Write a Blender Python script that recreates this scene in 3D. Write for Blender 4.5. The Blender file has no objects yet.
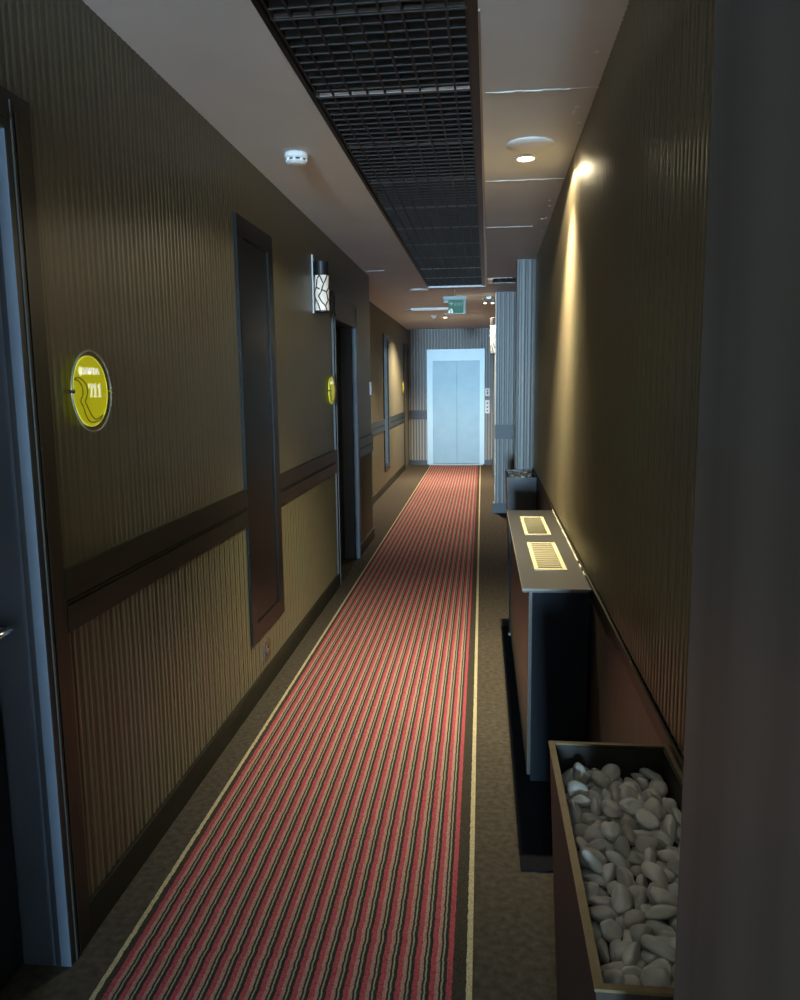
import bpy, bmesh, math, random
from mathutils import Vector, Matrix, Quaternion
C = bpy.context.scene.collection
sc = bpy.context.scene
PI = math.pi
ZC = 2.46            # ceiling height
WL = -1.046          # left wall plane
WF = -1.345          # recessed far left wall plane
YE = 14.35           # elevator wall
def xr(y): return .366 + .0105 * y       # the right wall runs very slightly off square

# ------------------------------------------------------------------ materials
def mat(name, col, rough=.5, metal=0., spec=.5, noise=0., nscale=40, bump=0., bscale=200, emit=None, es=0, coat=0., trans=0.):
    m = bpy.data.materials.new(name); m.use_nodes = True
    nt = m.node_tree; b = nt.nodes['Principled BSDF']
    b.inputs['Base Color'].default_value = (*col, 1); b.inputs['Roughness'].default_value = rough
    b.inputs['Metallic'].default_value = metal; b.inputs['Specular IOR Level'].default_value = spec
    b.inputs['Coat Weight'].default_value = coat; b.inputs['Coat Roughness'].default_value = .12
    b.inputs['Transmission Weight'].default_value = trans
    tc = nt.nodes.new('ShaderNodeTexCoord')
    if noise:
        n = nt.nodes.new('ShaderNodeTexNoise'); n.inputs['Scale'].default_value = nscale; n.inputs['Detail'].default_value = 4
        nt.links.new(tc.outputs['Object'], n.inputs['Vector'])
        r = nt.nodes.new('ShaderNodeValToRGB')
        r.color_ramp.elements[0].position = .3; r.color_ramp.elements[1].position = .7
        r.color_ramp.elements[0].color = (*[c * (1 - noise) for c in col], 1)
        r.color_ramp.elements[1].color = (*[min(1, c * (1 + noise)) for c in col], 1)
        nt.links.new(n.outputs['Fac'], r.inputs[0]); nt.links.new(r.outputs[0], b.inputs['Base Color'])
    if bump:
        n = nt.nodes.new('ShaderNodeTexNoise'); n.inputs['Scale'].default_value = bscale
        nt.links.new(tc.outputs['Object'], n.inputs['Vector'])
        bp = nt.nodes.new('ShaderNodeBump'); bp.inputs['Strength'].default_value = bump; bp.inputs['Distance'].default_value = .002
        nt.links.new(n.outputs['Fac'], bp.inputs['Height']); nt.links.new(bp.outputs[0], b.inputs['Normal'])
    if emit:
        b.inputs['Emission Color'].default_value = (*emit, 1); b.inputs['Emission Strength'].default_value = es
    return m

def mth(nt, op, a, b=None):
    n = nt.nodes.new('ShaderNodeMath'); n.operation = op
    for i, v in enumerate((a, b)):
        if v is None: continue
        if isinstance(v, (int, float)): n.inputs[i].default_value = v
        else: nt.links.new(v, n.inputs[i])
    return n.outputs[0]

PER = .062
def wallpaper(name, axis, light, dark, rough=.38, metal=0., spec=.6, per=PER, single=False):
    """ribbed paper with a lighter ridge and a darker valley printed along one axis"""
    m = mat(name, light, rough, metal, spec); nt = m.node_tree; b = nt.nodes['Principled BSDF']
    tc = nt.nodes.new('ShaderNodeTexCoord'); sp = nt.nodes.new('ShaderNodeSeparateXYZ')
    nt.links.new(tc.outputs['Object'], sp.inputs[0])
    v = mth(nt, 'FRACT', mth(nt, 'DIVIDE', sp.outputs[axis], per))
    r = nt.nodes.new('ShaderNodeValToRGB'); cr = r.color_ramp
    L = (*light, 1); D = (*dark, 1); M = (*[(a * .45 + c * .55) for a, c in zip(light, dark)], 1)
    pts = [(0, D), (.07, D), (.12, L), (.40, L), (.45, M), (.53, M), (.58, L), (.85, L), (.90, D)]
    if single: pts = [(0, D), (.12, D), (.30, L), (.66, L), (.80, D)]
    cr.elements[0].position = 0; cr.elements[0].color = D
    cr.elements[1].position = pts[1][0]; cr.elements[1].color = D
    for p, c in pts[2:]:
        e = cr.elements.new(p); e.color = c
    nt.links.new(v, r.inputs[0])
    n = nt.nodes.new('ShaderNodeTexNoise'); n.inputs['Scale'].default_value = 3; n.inputs['Detail'].default_value = 5
    nt.links.new(tc.outputs['Object'], n.inputs['Vector'])
    mx = nt.nodes.new('ShaderNodeMix'); mx.data_type = 'RGBA'; mx.blend_type = 'MULTIPLY'
    mx.inputs[0].default_value = .2
    nt.links.new(r.outputs[0], mx.inputs[6]); nt.links.new(n.outputs['Color'], mx.inputs[7])
    hs = nt.nodes.new('ShaderNodeMix'); hs.data_type = 'RGBA'; hs.inputs[0].default_value = 0
    nt.links.new(mx.outputs[2], b.inputs['Base Color'])
    # fine brushed texture along the rib
    n2 = nt.nodes.new('ShaderNodeTexNoise'); n2.inputs['Scale'].default_value = 1
    mp = nt.nodes.new('ShaderNodeMapping'); mp.inputs['Scale'].default_value = (300, 300, 12)
    nt.links.new(tc.outputs['Object'], mp.inputs[0]); nt.links.new(mp.outputs[0], n2.inputs['Vector'])
    bp = nt.nodes.new('ShaderNodeBump'); bp.inputs['Strength'].default_value = 0. if single else .25; bp.inputs['Distance'].default_value = .001
    nt.links.new(n2.outputs['Fac'], bp.inputs['Height']); nt.links.new(bp.outputs[0], b.inputs['Normal'])
    return m

def wood(name, col, rough=.4, coat=0., spec=.5, sc_=(60, 60, 4)):
    m = mat(name, col, rough, spec=spec, coat=coat); nt = m.node_tree; b = nt.nodes['Principled BSDF']
    tc = nt.nodes.new('ShaderNodeTexCoord'); mp = nt.nodes.new('ShaderNodeMapping'); mp.inputs['Scale'].default_value = sc_
    n = nt.nodes.new('ShaderNodeTexNoise'); n.inputs['Scale'].default_value = 1; n.inputs['Detail'].default_value = 5
    nt.links.new(tc.outputs['Object'], mp.inputs[0]); nt.links.new(mp.outputs[0], n.inputs['Vector'])
    r = nt.nodes.new('ShaderNodeValToRGB'); r.color_ramp.elements[0].position = .35; r.color_ramp.elements[1].position = .65
    r.color_ramp.elements[0].color = (*[c * .7 for c in col], 1); r.color_ramp.elements[1].color = (*[c * 1.25 for c in col], 1)
    nt.links.new(n.outputs['Fac'], r.inputs[0]); nt.links.new(r.outputs[0], b.inputs['Base Color'])
    return m

SCON = .26
E_SPOT = 540
E_WIDE = 36
E_FAR = 750
E_FAR2 = 230
E_WIN = 430
E_FILL = 4800
SPREAD = 60
EXPO = 0.0

# ------------------------------------------------------------------ colours
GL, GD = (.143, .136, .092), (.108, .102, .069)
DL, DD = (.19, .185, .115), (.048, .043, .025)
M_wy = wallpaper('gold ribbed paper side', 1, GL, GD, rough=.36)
M_near = wood('dark smooth paper', (.085, .083, .077), .5, sc_=(1, 14, .3))
M_wd = wallpaper('gold ribbed paper dado', 1, DL, DD, rough=.36)
M_wx = wallpaper('grey ribbed paper cross', 0, (.27, .275, .26), (.085, .09, .095), rough=.4, per=.052, single=True)
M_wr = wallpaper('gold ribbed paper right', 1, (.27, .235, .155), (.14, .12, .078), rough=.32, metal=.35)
M_ceil = mat('painted plasterboard', (.68, .68, .68), .7, noise=.04, nscale=2, bump=.15, bscale=60)
M_plenum = mat('black void paint', (.004, .004, .0045), .9, noise=.2)
M_trim = wood('dark stained trim', (.019, .0195, .014), .42, spec=.28, sc_=(60, 4, 60))
M_trimv = wood('dark stained casing', (.025, .0245, .020), .42, spec=.4)
M_jamb = mat('slate painted jamb', (.048, .063, .085), .5, noise=.1, nscale=6)
M_leaf = wood('black door leaf', (.012, .012, .013), .45)
M_panel = wood('black lacquered panel', (.011, .0115, .010), .26, spec=.22)
M_chrome = mat('chrome', (.75, .75, .76), .15, 1., noise=.02)
M_steel = mat('brushed steel', (.19, .255, .28), .42, .55, noise=.05, nscale=5)
M_steel2 = mat('pale satin steel', (.31, .375, .40), .40, .45, noise=.03, nscale=5)
M_blk = mat('black metal', (.012, .012, .014), .45, .2, noise=.15)
M_grid = mat('black grid blade', (.022, .022, .022), .55, spec=.35, noise=.15)
M_white = mat('white plastic', (.75, .75, .74), .4, noise=.02)
M_tee = mat('white ceiling tee', (.8, .8, .8), .4, noise=.02)
M_alu = mat('tan aluminium and lit patch', (.42, .36, .27), .4, .3, noise=.06)
M_grey = mat('grey metal', (.35, .36, .37), .4, .5, noise=.05)
M_cons = mat('charcoal laminate', (.030, .029, .027), .38, noise=.12, nscale=80)
M_consf = wood('console front board', (.050, .045, .036), .4)
M_navy = mat('near black side board', (.003, .0055, .009), .65, spec=.15, noise=.12, nscale=30)
M_edge = mat('worn light edge', (.16, .15, .125), .35, .2, noise=.15)
M_cream = mat('cream plastic grille', (.38, .35, .21), .5, noise=.04)
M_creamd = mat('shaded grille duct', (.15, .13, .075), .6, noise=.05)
M_caulk = mat('pale sealant', (.62, .58, .46), .35, noise=.1)
M_brass = mat('brown bronze rim', (.13, .10, .05), .42, .4, noise=.12, nscale=50)
M_plant = mat('planter board', (.024, .021, .018), .55, spec=.2, noise=.15, nscale=40)
M_plantf = mat('far planter slate board', (.018, .023, .029), .4, noise=.12, nscale=30)
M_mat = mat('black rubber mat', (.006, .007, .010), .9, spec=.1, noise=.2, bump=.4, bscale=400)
M_yel = mat('yellow enamel', (.95, .92, .01), .4, noise=.03, coat=.2, emit=(.95, .93, .01), es=.26)   # glow added because plain yellow came out too dull
M_yel2 = mat('ochre relief line', (.36, .31, .02), .4, emit=(.5, .42, .01), es=.12, noise=.05)  # relief lines share the glow added to the sign discs
M_yeli = mat('pale yellow rim', (.85, .82, .10), .4, emit=(.95, .93, .08), es=.35, noise=.03)  # disc rim also given an added glow
M_smoke = mat('smoked brown acrylic', (.10, .085, .045), .2, noise=.05, coat=.5)
M_clear = bpy.data.materials.new('clear acrylic'); M_clear.use_nodes = True
_n = M_clear.node_tree; _n.nodes.remove(_n.nodes['Principled BSDF'])
_t = _n.nodes.new('ShaderNodeBsdfTransparent'); _t.inputs[0].default_value = (.97, .97, .93, 1); _g = _n.nodes.new('ShaderNodeBsdfGlossy'); _g.inputs['Roughness'].default_value = .08
_m = _n.nodes.new('ShaderNodeMixShader'); _m.inputs[0].default_value = .04
_n.links.new(_t.outputs[0], _m.inputs[1]); _n.links.new(_g.outputs[0], _m.inputs[2]); _n.links.new(_m.outputs[0], _n.nodes['Material Output'].inputs[0])
M_rimg = mat('smoky grey rim', (.26, .24, .20), .3, .3, noise=.05)
M_text = mat('white lettering', (.93, .93, .88), .5, emit=(1, 1, .9), es=.55, noise=.02)  # letters brightened by an added glow, no lamp behind them
M_green = mat('green sign film', (.01, .13, .06), .5, emit=(.05, .55, .25), es=.03, noise=.05)
M_acry = mat('pale acrylic', (.25, .36, .35), .4, emit=(.5, .8, .75), es=.02, noise=.02)
M_bulb = mat('warm lamp', (1, .9, .7), .4, emit=(1, .80, .48), es=38, noise=.01)
M_bulb2 = mat('warm far lamp', (1, .9, .7), .4, emit=(1, .85, .6), es=14, noise=.01)
M_socket = wood('brown socket plastic', (.10, .065, .045), .35)
M_bed = mat('pale grit bed', (.16, .15, .12), .8, noise=.5, nscale=60, bump=1, bscale=60)
M_peb = [mat('white pebble %s' % n, c, .42, noise=.10, nscale=35, bump=.2, bscale=120) for n, c in
         (('a', (.74, .71, .62)), ('b', (.66, .62, .53)), ('c', (.80, .77, .70)), ('d', (.56, .53, .46)))]

M_scon = mat('opal sconce glass', (.72, .68, .60), .35, noise=.12, nscale=25, emit=(1, .84, .66), es=SCON)

def floor_mat():
    m = mat('grey brown loop carpet', (.06, .052, .04), .95, spec=.1, noise=.3, nscale=45, bump=.8, bscale=500)
    return m
M_floor = floor_mat()

NPER = 20
RX0, RX1 = -.932, -.020           # runner with its cream border lines
def runner_mat():
    m = mat('striped runner', (.3, .05, .05), .95, spec=.1); nt = m.node_tree; b = nt.nodes['Principled BSDF']
    tc = nt.nodes.new('ShaderNodeTexCoord'); sp = nt.nodes.new('ShaderNodeSeparateXYZ'); nt.links.new(tc.outputs['Object'], sp.inputs[0])
    # the weave makes every stripe wander a little
    n = nt.nodes.new('ShaderNodeTexNoise'); n.inputs['Scale'].default_value = 1; n.inputs['Detail'].default_value = 1
    mp = nt.nodes.new('ShaderNodeMapping'); mp.inputs['Scale'].default_value = (2, 42, 1)
    nt.links.new(tc.outputs['Object'], mp.inputs[0]); nt.links.new(mp.outputs[0], n.inputs['Vector'])
    x = mth(nt, 'ADD', sp.outputs[0], mth(nt, 'MULTIPLY', mth(nt, 'SUBTRACT', n.outputs['Fac'], .5), .006))
    a, c = RX0 + .030, RX1 - .062
    t = mth(nt, 'DIVIDE', mth(nt, 'SUBTRACT', x, a), (c - a) / NPER)
    v = mth(nt, 'FRACT', t)
    r = nt.nodes.new('ShaderNodeValToRGB'); cr = r.color_ramp; cr.interpolation = 'CONSTANT'
    red = (.36, .075, .095, 1); pink = (.37, .235, .20, 1); dk = (.032, .037, .033, 1); cream = (.28, .275, .20, 1)
    cr.elements[0].position = 0; cr.elements[0].color = red
    cr.elements[1].position = .33; cr.elements[1].color = pink
    for p, cc in ((.56, dk), (.68, cream), (.79, dk)):
        e = cr.elements.new(p); e.color = cc
    nt.links.new(v, r.inputs[0])
    def inside(lo, hi):
        return mth(nt, 'MULTIPLY', mth(nt, 'GREATER_THAN', x, lo), mth(nt, 'LESS_THAN', x, hi))
    def mix(f, A, B):
        q = nt.nodes.new('ShaderNodeMix'); q.data_type = 'RGBA'; nt.links.new(f, q.inputs[0])
        for i, s in ((6, A), (7, B)):
            if isinstance(s, tuple): q.inputs[i].default_value = s
            else: nt.links.new(s, q.inputs[i])
        return q.outputs[2]
    base = mix(inside(a, c + .014), (.05, .045, .036, 1), r.outputs[0])
    base = mix(mth(nt, 'GREATER_THAN', x, c), base, mix(inside(a, c + .014), (.05, .045, .036, 1), red))
    line = mth(nt, 'MAXIMUM', inside(RX0, RX0 + .013), inside(RX1 - .014, RX1 + .01))
    base = mix(line, base, (.46, .42, .27, 1))
    n2 = nt.nodes.new('ShaderNodeTexNoise'); n2.inputs['Scale'].default_value = 260; n2.inputs['Detail'].default_value = 2
    nt.links.new(tc.outputs['Object'], n2.inputs['Vector'])
    mm = nt.nodes.new('ShaderNodeMix'); mm.data_type = 'RGBA'; mm.blend_type = 'MULTIPLY'; mm.inputs[0].default_value = .9
    rr = nt.nodes.new('ShaderNodeValToRGB'); rr.color_ramp.elements[0].position = .3; rr.color_ramp.elements[1].position = .6
    rr.color_ramp.elements[0].color = (.45, .45, .45, 1); rr.color_ramp.elements[1].color = (1, 1, 1, 1)
    nt.links.new(n2.outputs['Fac'], rr.inputs[0])
    nt.links.new(base, mm.inputs[6]); nt.links.new(rr.outputs[0], mm.inputs[7]); nt.links.new(mm.outputs[2], b.inputs['Base Color'])
    bp = nt.nodes.new('ShaderNodeBump'); bp.inputs['Strength'].default_value = .7; bp.inputs['Distance'].default_value = .002
    nt.links.new(n2.outputs['Fac'], bp.inputs['Height']); nt.links.new(bp.outputs[0], b.inputs['Normal'])
    return m
M_run = runner_mat()

# ------------------------------------------------------------------ mesh helpers
def box(bm, x0, x1, y0, y1, z0, z1, bev=0):
    vs = [bm.verts.new((x, y, z)) for z in (z0, z1) for y in (y0, y1) for x in (x0, x1)]
    fs = [(0, 2, 3, 1), (4, 5, 7, 6), (0, 1, 5, 4), (2, 6, 7, 3), (0, 4, 6, 2), (1, 3, 7, 5)]
    F = [bm.faces.new([vs[i] for i in f]) for f in fs]
    if bev:
        es = list({e for f in F for e in f.edges})
        bmesh.ops.bevel(bm, geom=es, offset=bev, segments=2, affect='EDGES', profile=.6)
def prism(bm, pts, z0, z1):
    """vertical prism over a plan polygon (counter-clockwise)"""
    a = [bm.verts.new((x, y, z0)) for x, y in pts]; b = [bm.verts.new((x, y, z1)) for x, y in pts]
    bm.faces.new(a[::-1]); bm.faces.new(b)
    for i in range(len(pts)):
        j = (i + 1) % len(pts); bm.faces.new((a[i], a[j], b[j], b[i]))
def lathe(bm, prof, c=(0, 0, 0), axis='Z', seg=32):
    """prof: (radius, height) list"""
    rings = []
    for r, h in prof:
        ring = []
        for k in range(seg):
            t = 2 * PI * k / seg; u, v = r * math.cos(t), r * math.sin(t)
            p = {'Z': (u, v, h), 'X': (h, u, v), 'Y': (v, h, u)}[axis]
            ring.append(bm.verts.new((c[0] + p[0], c[1] + p[1], c[2] + p[2])))
        rings.append(ring)
    for a, b in zip(rings, rings[1:]):
        for k in range(seg):
            j = (k + 1) % seg; bm.faces.new((a[k], a[j], b[j], b[k]))
    bm.faces.new(rings[0][::-1]); bm.faces.new(rings[-1])
def tube(bm, pts, r, seg=8, closed=False):
    pts = [Vector(p) for p in pts]; n = len(pts); rings = []
    for i, p in enumerate(pts):
        a = pts[(i - 1) % n] if (closed or i) else p; b = pts[(i + 1) % n] if (closed or i < n - 1) else p
        d = (b - a).normalized(); up = Vector((0, 0, 1)) if abs(d.z) < .9 else Vector((1, 0, 0))
        s = d.cross(up).normalized(); u = s.cross(d)
        rings.append([bm.verts.new(p + (s * math.cos(2 * PI * k / seg) + u * math.sin(2 * PI * k / seg)) * r) for k in range(seg)])
    for i in range(n if closed else n - 1):
        a, b = rings[i], rings[(i + 1) % n]
        for k in range(seg):
            j = (k + 1) % seg; bm.faces.new((a[k], a[j], b[j], b[k]))
    if not closed: bm.faces.new(rings[0][::-1]); bm.faces.new(rings[-1])
def obj(name, bm, m, parent=None, smooth=False, loc=None):
    bmesh.ops.recalc_face_normals(bm, faces=bm.faces[:])
    me = bpy.data.meshes.new(name); bm.to_mesh(me); bm.free(); me.materials.append(m)
    if smooth:
        for p in me.polygons: p.use_smooth = True
    o = bpy.data.objects.new(name, me); C.objects.link(o)
    if parent: o.parent = parent
    if loc: o.location = loc
    return o
def B(name, m, boxes, parent=None, bev=0, **k):
    bm = bmesh.new()
    for b in boxes: box(bm, *b, bev=bev)
    return obj(name, bm, m, parent, **k)
def thing(name, label, cat, loc, group=None, rz=0):
    o = bpy.data.objects.new(name, None); C.objects.link(o); o.location = loc; o.rotation_euler = (0, 0, rz); o.empty_display_size = .05
    if cat: o['label'] = label; o['category'] = cat
    if group: o['group'] = group
    return o
def tag(o, label, cat, group=None, kind=None):
    o['label'] = label; o['category'] = cat
    if group: o['group'] = group
    if kind: o['kind'] = kind
    return o
def struct(o, label=None):
    o['kind'] = 'structure'
    if label: o['label'] = label
    return o
def copy_tree(o, parent=None):
    c = o.copy(); C.objects.link(c)
    if parent: c.parent = parent
    for ch in [q for q in bpy.data.objects if q.parent == o]: copy_tree(ch, c)
    return c
RD = .0035
def rib_profile(s0, s1):
    """(position, height) along a ribbed sheet: two ridges a period"""
    out = [(s0, 0.)]; k = math.floor(s0 / PER)
    while k * PER < s1:
        for lo, hi in ((.10, .42), (.56, .87)):
            for t in (0, .18, .5, .82, 1):
                s = (k + lo + (hi - lo) * t) * PER
                if s0 < s < s1: out.append((s, RD * (math.sin(PI * t) ** .6 if 0 < t < 1 else 0)))
        k += 1
    out.append((s1, 0.)); return out
def ribs_y(bm, f, y0, y1, z0, z1, sgn, k=1.):
    """ribbed sheet facing +x (sgn 1) or -x; f(y) is the wall plane"""
    pr = rib_profile(y0, y1)
    a = [bm.verts.new((f(s) + sgn * h * k, s, z0)) for s, h in pr]; b = [bm.verts.new((f(s) + sgn * h * k, s, z1)) for s, h in pr]
    for i in range(len(pr) - 1): bm.faces.new((a[i], a[i + 1], b[i + 1], b[i]))
def ribs_x(bm, y, x0, x1, z0, z1, per=.052):
    pr = [(x0, 0.)]; k = math.floor(x0 / per)
    while k * per < x1:
        for t in (.12, .24, .42, .58, .74, .86):
            q = (k + t) * per
            if x0 < q < x1: pr.append((q, .004 * math.sin(PI * (t - .12) / .74)))
        k += 1
    pr.append((x1, 0.))
    a = [bm.verts.new((q, y - h, z0)) for q, h in pr]; b = [bm.verts.new((q, y - h, z1)) for q, h in pr]
    for i in range(len(pr) - 1): bm.faces.new((a[i], a[i + 1], b[i + 1], b[i]))

# ------------------------------------------------------------------ the setting
YB = -14.0
struct(B('floor', M_floor, [(-1.6, 1.6, -.9, YE + .3, -.1, 0)]))
M_bounce = mat('pale bounce floor', (.62, .60, .56), .4, noise=.06, nscale=3)
struct(B('floor_bounce', M_bounce, [(-1.6, 1.6, YB - .2, -.9, -.1, 0)]))  # unseen pale floor added to bounce light up to the near ceiling
# left wall, with openings for the two near doors
D1 = (.72, 1.70, 2.02); D2 = (5.57, 6.45, 1.93)
bm = bmesh.new()
rects = [(YB, D1[0] - .1, 0, ZC), (D1[0] - .1, D1[1] + .1, D1[2], ZC), (D1[1] + .1, D2[0] - .08, 0, ZC),
         (D2[0] - .08, D2[1] + .08, D2[2], ZC), (D2[1] + .08, 7.38, 0, ZC)]
for y0, y1, z0, z1 in rects:
    box(bm, WL - .30, WL - .001, y0, y1, z0, z1 + .05)
    ribs_y(bm, lambda y: WL, y0, y1, max(z0, .92), z1, 1, .35)
for d in (D1, D2): box(bm, WL - .30, WL - .22, d[0] - .12, d[1] + .12, 0, d[2])
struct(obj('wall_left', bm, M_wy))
bm = bmesh.new()
for y0, y1, z0, z1 in rects:
    if z0 == 0: ribs_y(bm, lambda y: WL, y0, y1, 0, .92, 1)
struct(obj('wall_left_dado', bm, M_wd))
bm = bmesh.new(); box(bm, WF - .2, WF - .001, 7.2, YE + .1, 0, ZC + .05); ribs_y(bm, lambda y: WF, 7.25, YE, 0, ZC, 1)
struct(obj('wall_left_recess', bm, M_wy))
# right wall
bm = bmesh.new(); y1 = 6.66
prism(bm, [(xr(.56) + .001, .56), (1.0, .56), (1.0, y1), (xr(y1) + .001, y1)], 0, ZC + .05); ribs_y(bm, xr, .56, y1, 0, ZC, -1)
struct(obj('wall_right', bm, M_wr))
bm = bmesh.new(); box(bm, .1505, .9, YB, .567, 0, ZC + .05)
struct(obj('wall_right_near', bm, M_near))
# pier that closes the right wall, the side passage behind it, then the wall that narrows the corridor
bm = bmesh.new(); box(bm, .284, 1.0, 6.665, 6.86, 0, ZC + .05); ribs_x(bm, 6.662, .284, .46, 0, ZC)
struct(obj('column_right', bm, M_wx))
bm = bmesh.new(); box(bm, .152, 1.5, 8.90, 9.06, 0, ZC + .05); box(bm, .195, 1.5, 9.06, YE + .1, 0, ZC + .05); ribs_x(bm, 8.897, .152, 1.5, 0, ZC)
struct(obj('wall_right_far', bm, M_wx))
bm = bmesh.new(); box(bm, 1.4, 1.5, 6.8, 8.9, 0, ZC); ribs_y(bm, lambda y: 1.398, 6.86, 8.9, 0, ZC, -1)
struct(obj('wall_passage', bm, M_wy))
# elevator wall with the opening
EX0, EX1, EZ = -.995, .045, 2.095
bm = bmesh.new()
for x0, x1, z0, z1 in ((WF, EX0, 0, ZC), (EX0, EX1, EZ, ZC), (EX1, .195, 0, ZC)):
    box(bm, x0, x1, YE + .002, YE + .2, z0, z1 + .05); ribs_x(bm, YE, x0, x1, z0, z1)
box(bm, EX0, EX1, YE + .15, YE + .2, 0, EZ)
struct(obj('wall_end', bm, M_wx))
# back wall behind the photographer with a window opening
bm = bmesh.new(); WX = (-1.03, -.15); WZ = (.85, 2.15)
for x0, x1, z0, z1 in ((-1.35, WX[0], 0, ZC), (WX[1], .3, 0, ZC), (WX[0], WX[1], 0, WZ[0]), (WX[0], WX[1], WZ[1], ZC)):
    box(bm, x0, x1, YB - .15, YB, z0, z1 + .05)
struct(obj('wall_back', bm, M_wx))
bm = bmesh.new()
for x0, x1, z0, z1 in ((WX[0], WX[0] + .05, *WZ), (WX[1] - .05, WX[1], *WZ), (-.61, -.57, *WZ), (*WX, WZ[0], WZ[0] + .05), (*WX, WZ[1] - .05, WZ[1])):
    box(bm, x0, x1, YB - .1, YB - .04, z0, z1)
struct(obj('window_1', bm, M_white))
# ceiling with the long slot for the black grid and the short slot over the side passage
sl = .007
def gx(x, y): return x + sl * (y - 2.2)
G0, G1, GY0, GY1 = -.603, -.021, .50, 8.30
bm = bmesh.new()
def cq(p): prism(bm, p, ZC, ZC + .012)
cq([(-1.5, YB), (1.6, YB), (1.6, GY0), (-1.5, GY0)])
cq([(-1.5, GY0), (gx(G0, GY0), GY0), (gx(G0, GY1), GY1), (-1.5, GY1)])
cq([(gx(G1, GY0), GY0), (1.6, GY0), (1.6, 7.76), (gx(G1, 7.76), 7.76)])
cq([(gx(G1, 7.76), 7.76), (.10, 7.76), (.10, 8.15), (gx(G1, 8.15), 8.15)])
cq([(gx(G1, 8.15), 8.15), (1.6, 8.15), (1.6, GY1), (gx(G1, GY1), GY1)])
cq([(-1.5, GY1), (1.6, GY1), (1.6, YE + .1), (-1.5, YE + .1)])
struct(obj('ceiling', bm, M_ceil))
# dark void above the grid
struct(B('ceiling_void', M_plenum, [(-1.5, 1.6, GY0 - .1, 9, 2.86, 2.9), (-.9, -.85, GY0 - .1, 9, ZC + .012, 2.86), (.35, .4, GY0 - .1, 7.7, ZC + .012, 2.86),
       (-1.5, 1.6, GY0 - .15, GY0 - .1, ZC + .012, 2.9), (-1.5, 1.6, 9, 9.05, ZC + .012, 2.9), (1.6, 1.65, 0, 9, ZC + .01, 2.9)]))
# board joints showing as slight pale ridges
def joint(n, y, x0, x1, m=M_ceil):
    bm = bmesh.new(); k = 12
    for i in range(k):
        a, b = x0 + (x1 - x0) * i / k, x0 + (x1 - x0) * (i + 1) / k
        box(bm, a, b, y - .006 + .003 * math.sin(i * 1.7), y + .004 + .003 * math.sin(i * 2.3), ZC - .002 - .0008 * (i % 3), ZC + .001)
    return struct(obj('trim_%d' % n, bm, m))
joint(1, 2.925, gx(.004, 2.9), xr(2.9)); joint(2, 4.13, gx(.004, 4.1), xr(4.1)); joint(3, 5.30, gx(.004, 5.3), xr(5.3) - .1)
joint(4, 7.75, gx(.022, 7.7), .285, M_tee); joint(5, 7.065, -1.03, -.86)
# small flakes of filler where ceiling and right wall meet
bm = bmesh.new(); rr = random.Random(5)
for y in (3.1, 3.13, 3.2, 3.28, 4.6, 5.05, 5.1, 5.5, 5.6, 5.75, 4.7, 2.6):
    y += rr.uniform(-.03, .03); s = rr.uniform(.006, .014)
    lathe(bm, [(s * .4, ZC - .004), (s, ZC - .001), (s, ZC + .001)], (xr(y) - rr.uniform(.02, .06), y, 0), seg=7)
struct(obj('trim_7', bm, M_tee))
# long edges of the grid slot: black angle both sides, tan aluminium strip along the far right
bm = bmesh.new()
for x0, x1 in ((G0 - .004, G0 + .012), (G1 - .022, G1 + .006)):
    prism(bm, [(gx(x0, GY0), GY0), (gx(x1, GY0), GY0), (gx(x1, GY1), GY1), (gx(x0, GY1), GY1)], ZC - .004, ZC + .05)
struct(obj('trim_8', bm, M_blk))
bm = bmesh.new(); prism(bm, [(gx(-.014, 2.3), 2.3), (gx(-.010, 2.3), 2.3), (gx(.012, 8.2), 8.2), (gx(-.010, 8.2), 8.2)], ZC - .006, ZC + .002)
struct(obj('trim_9', bm, M_alu))
struct(B('trim_10', M_tee, [(gx(G0, 8.3), gx(G1, 8.3) + .01, 8.285, 8.315, ZC - .012, ZC + .04)]))
struct(B('trim_11', M_alu, [(.045, .10, 7.77, 8.14, ZC - .006, ZC + .002)]))  # tan strip paints in a yellow-lit patch of ceiling

# skirting, dado rails
def rail(name, x, y0, y1, sgn, m=M_trim, z0=.845, z1=1.005, parent=None):
    zm = (z0 + z1) / 2 - .005; p = .016 * sgn; bm = bmesh.new()
    def bx(a, b, c, d): box(bm, min(a, b), max(a, b), y0, y1, c, d)
    bx(x, x + p, z0, zm - .007); bx(x, x + p * .5, zm - .007, zm + .009); bx(x, x + p * .85, zm - .001, zm + .004); bx(x, x + p, zm + .009, z1)
    return struct(obj(name, bm, m))
rail('trim_12', WL, 1.80, 3.33, 1); rail('trim_13', WL, 3.90, 5.49, 1); rail('trim_14', WL, 6.53, 7.38, 1)
rail('trim_15', WF, 7.25, 10.72, 1); rail('trim_16', WF, 11.28, 13.5, 1)
struct(B('baseboard_left', M_trim, [(WL, WL + .014, 1.80, 5.49, 0, .10), (WL, WL + .014, 6.53, 7.38, 0, .10), (WL, WL + .014, YB, .62, 0, .10)], bev=.002))
struct(B('baseboard_recess', M_trim, [(WF, WF + .014, 7.25, 13.5, 0, .10)], bev=.002))
bm = bmesh.new(); prism(bm, [(xr(.9) - .006, .9), (xr(.9), .9), (xr(6.6), 6.6), (xr(6.6) - .006, 6.6)], .70, .752)
prism(bm, [(xr(.9) - .012, .9), (xr(.9), .9), (xr(6.6), 6.6), (xr(6.6) - .012, 6.6)], .742, .752)
struct(obj('trim_17', bm, M_trim))
bm = bmesh.new(); prism(bm, [(xr(.9) - .012, .9), (xr(.9), .9), (xr(6.6), 6.6), (xr(6.6) - .012, 6.6)], 0, .10)
struct(obj('baseboard_right', bm, M_trim))
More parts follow.
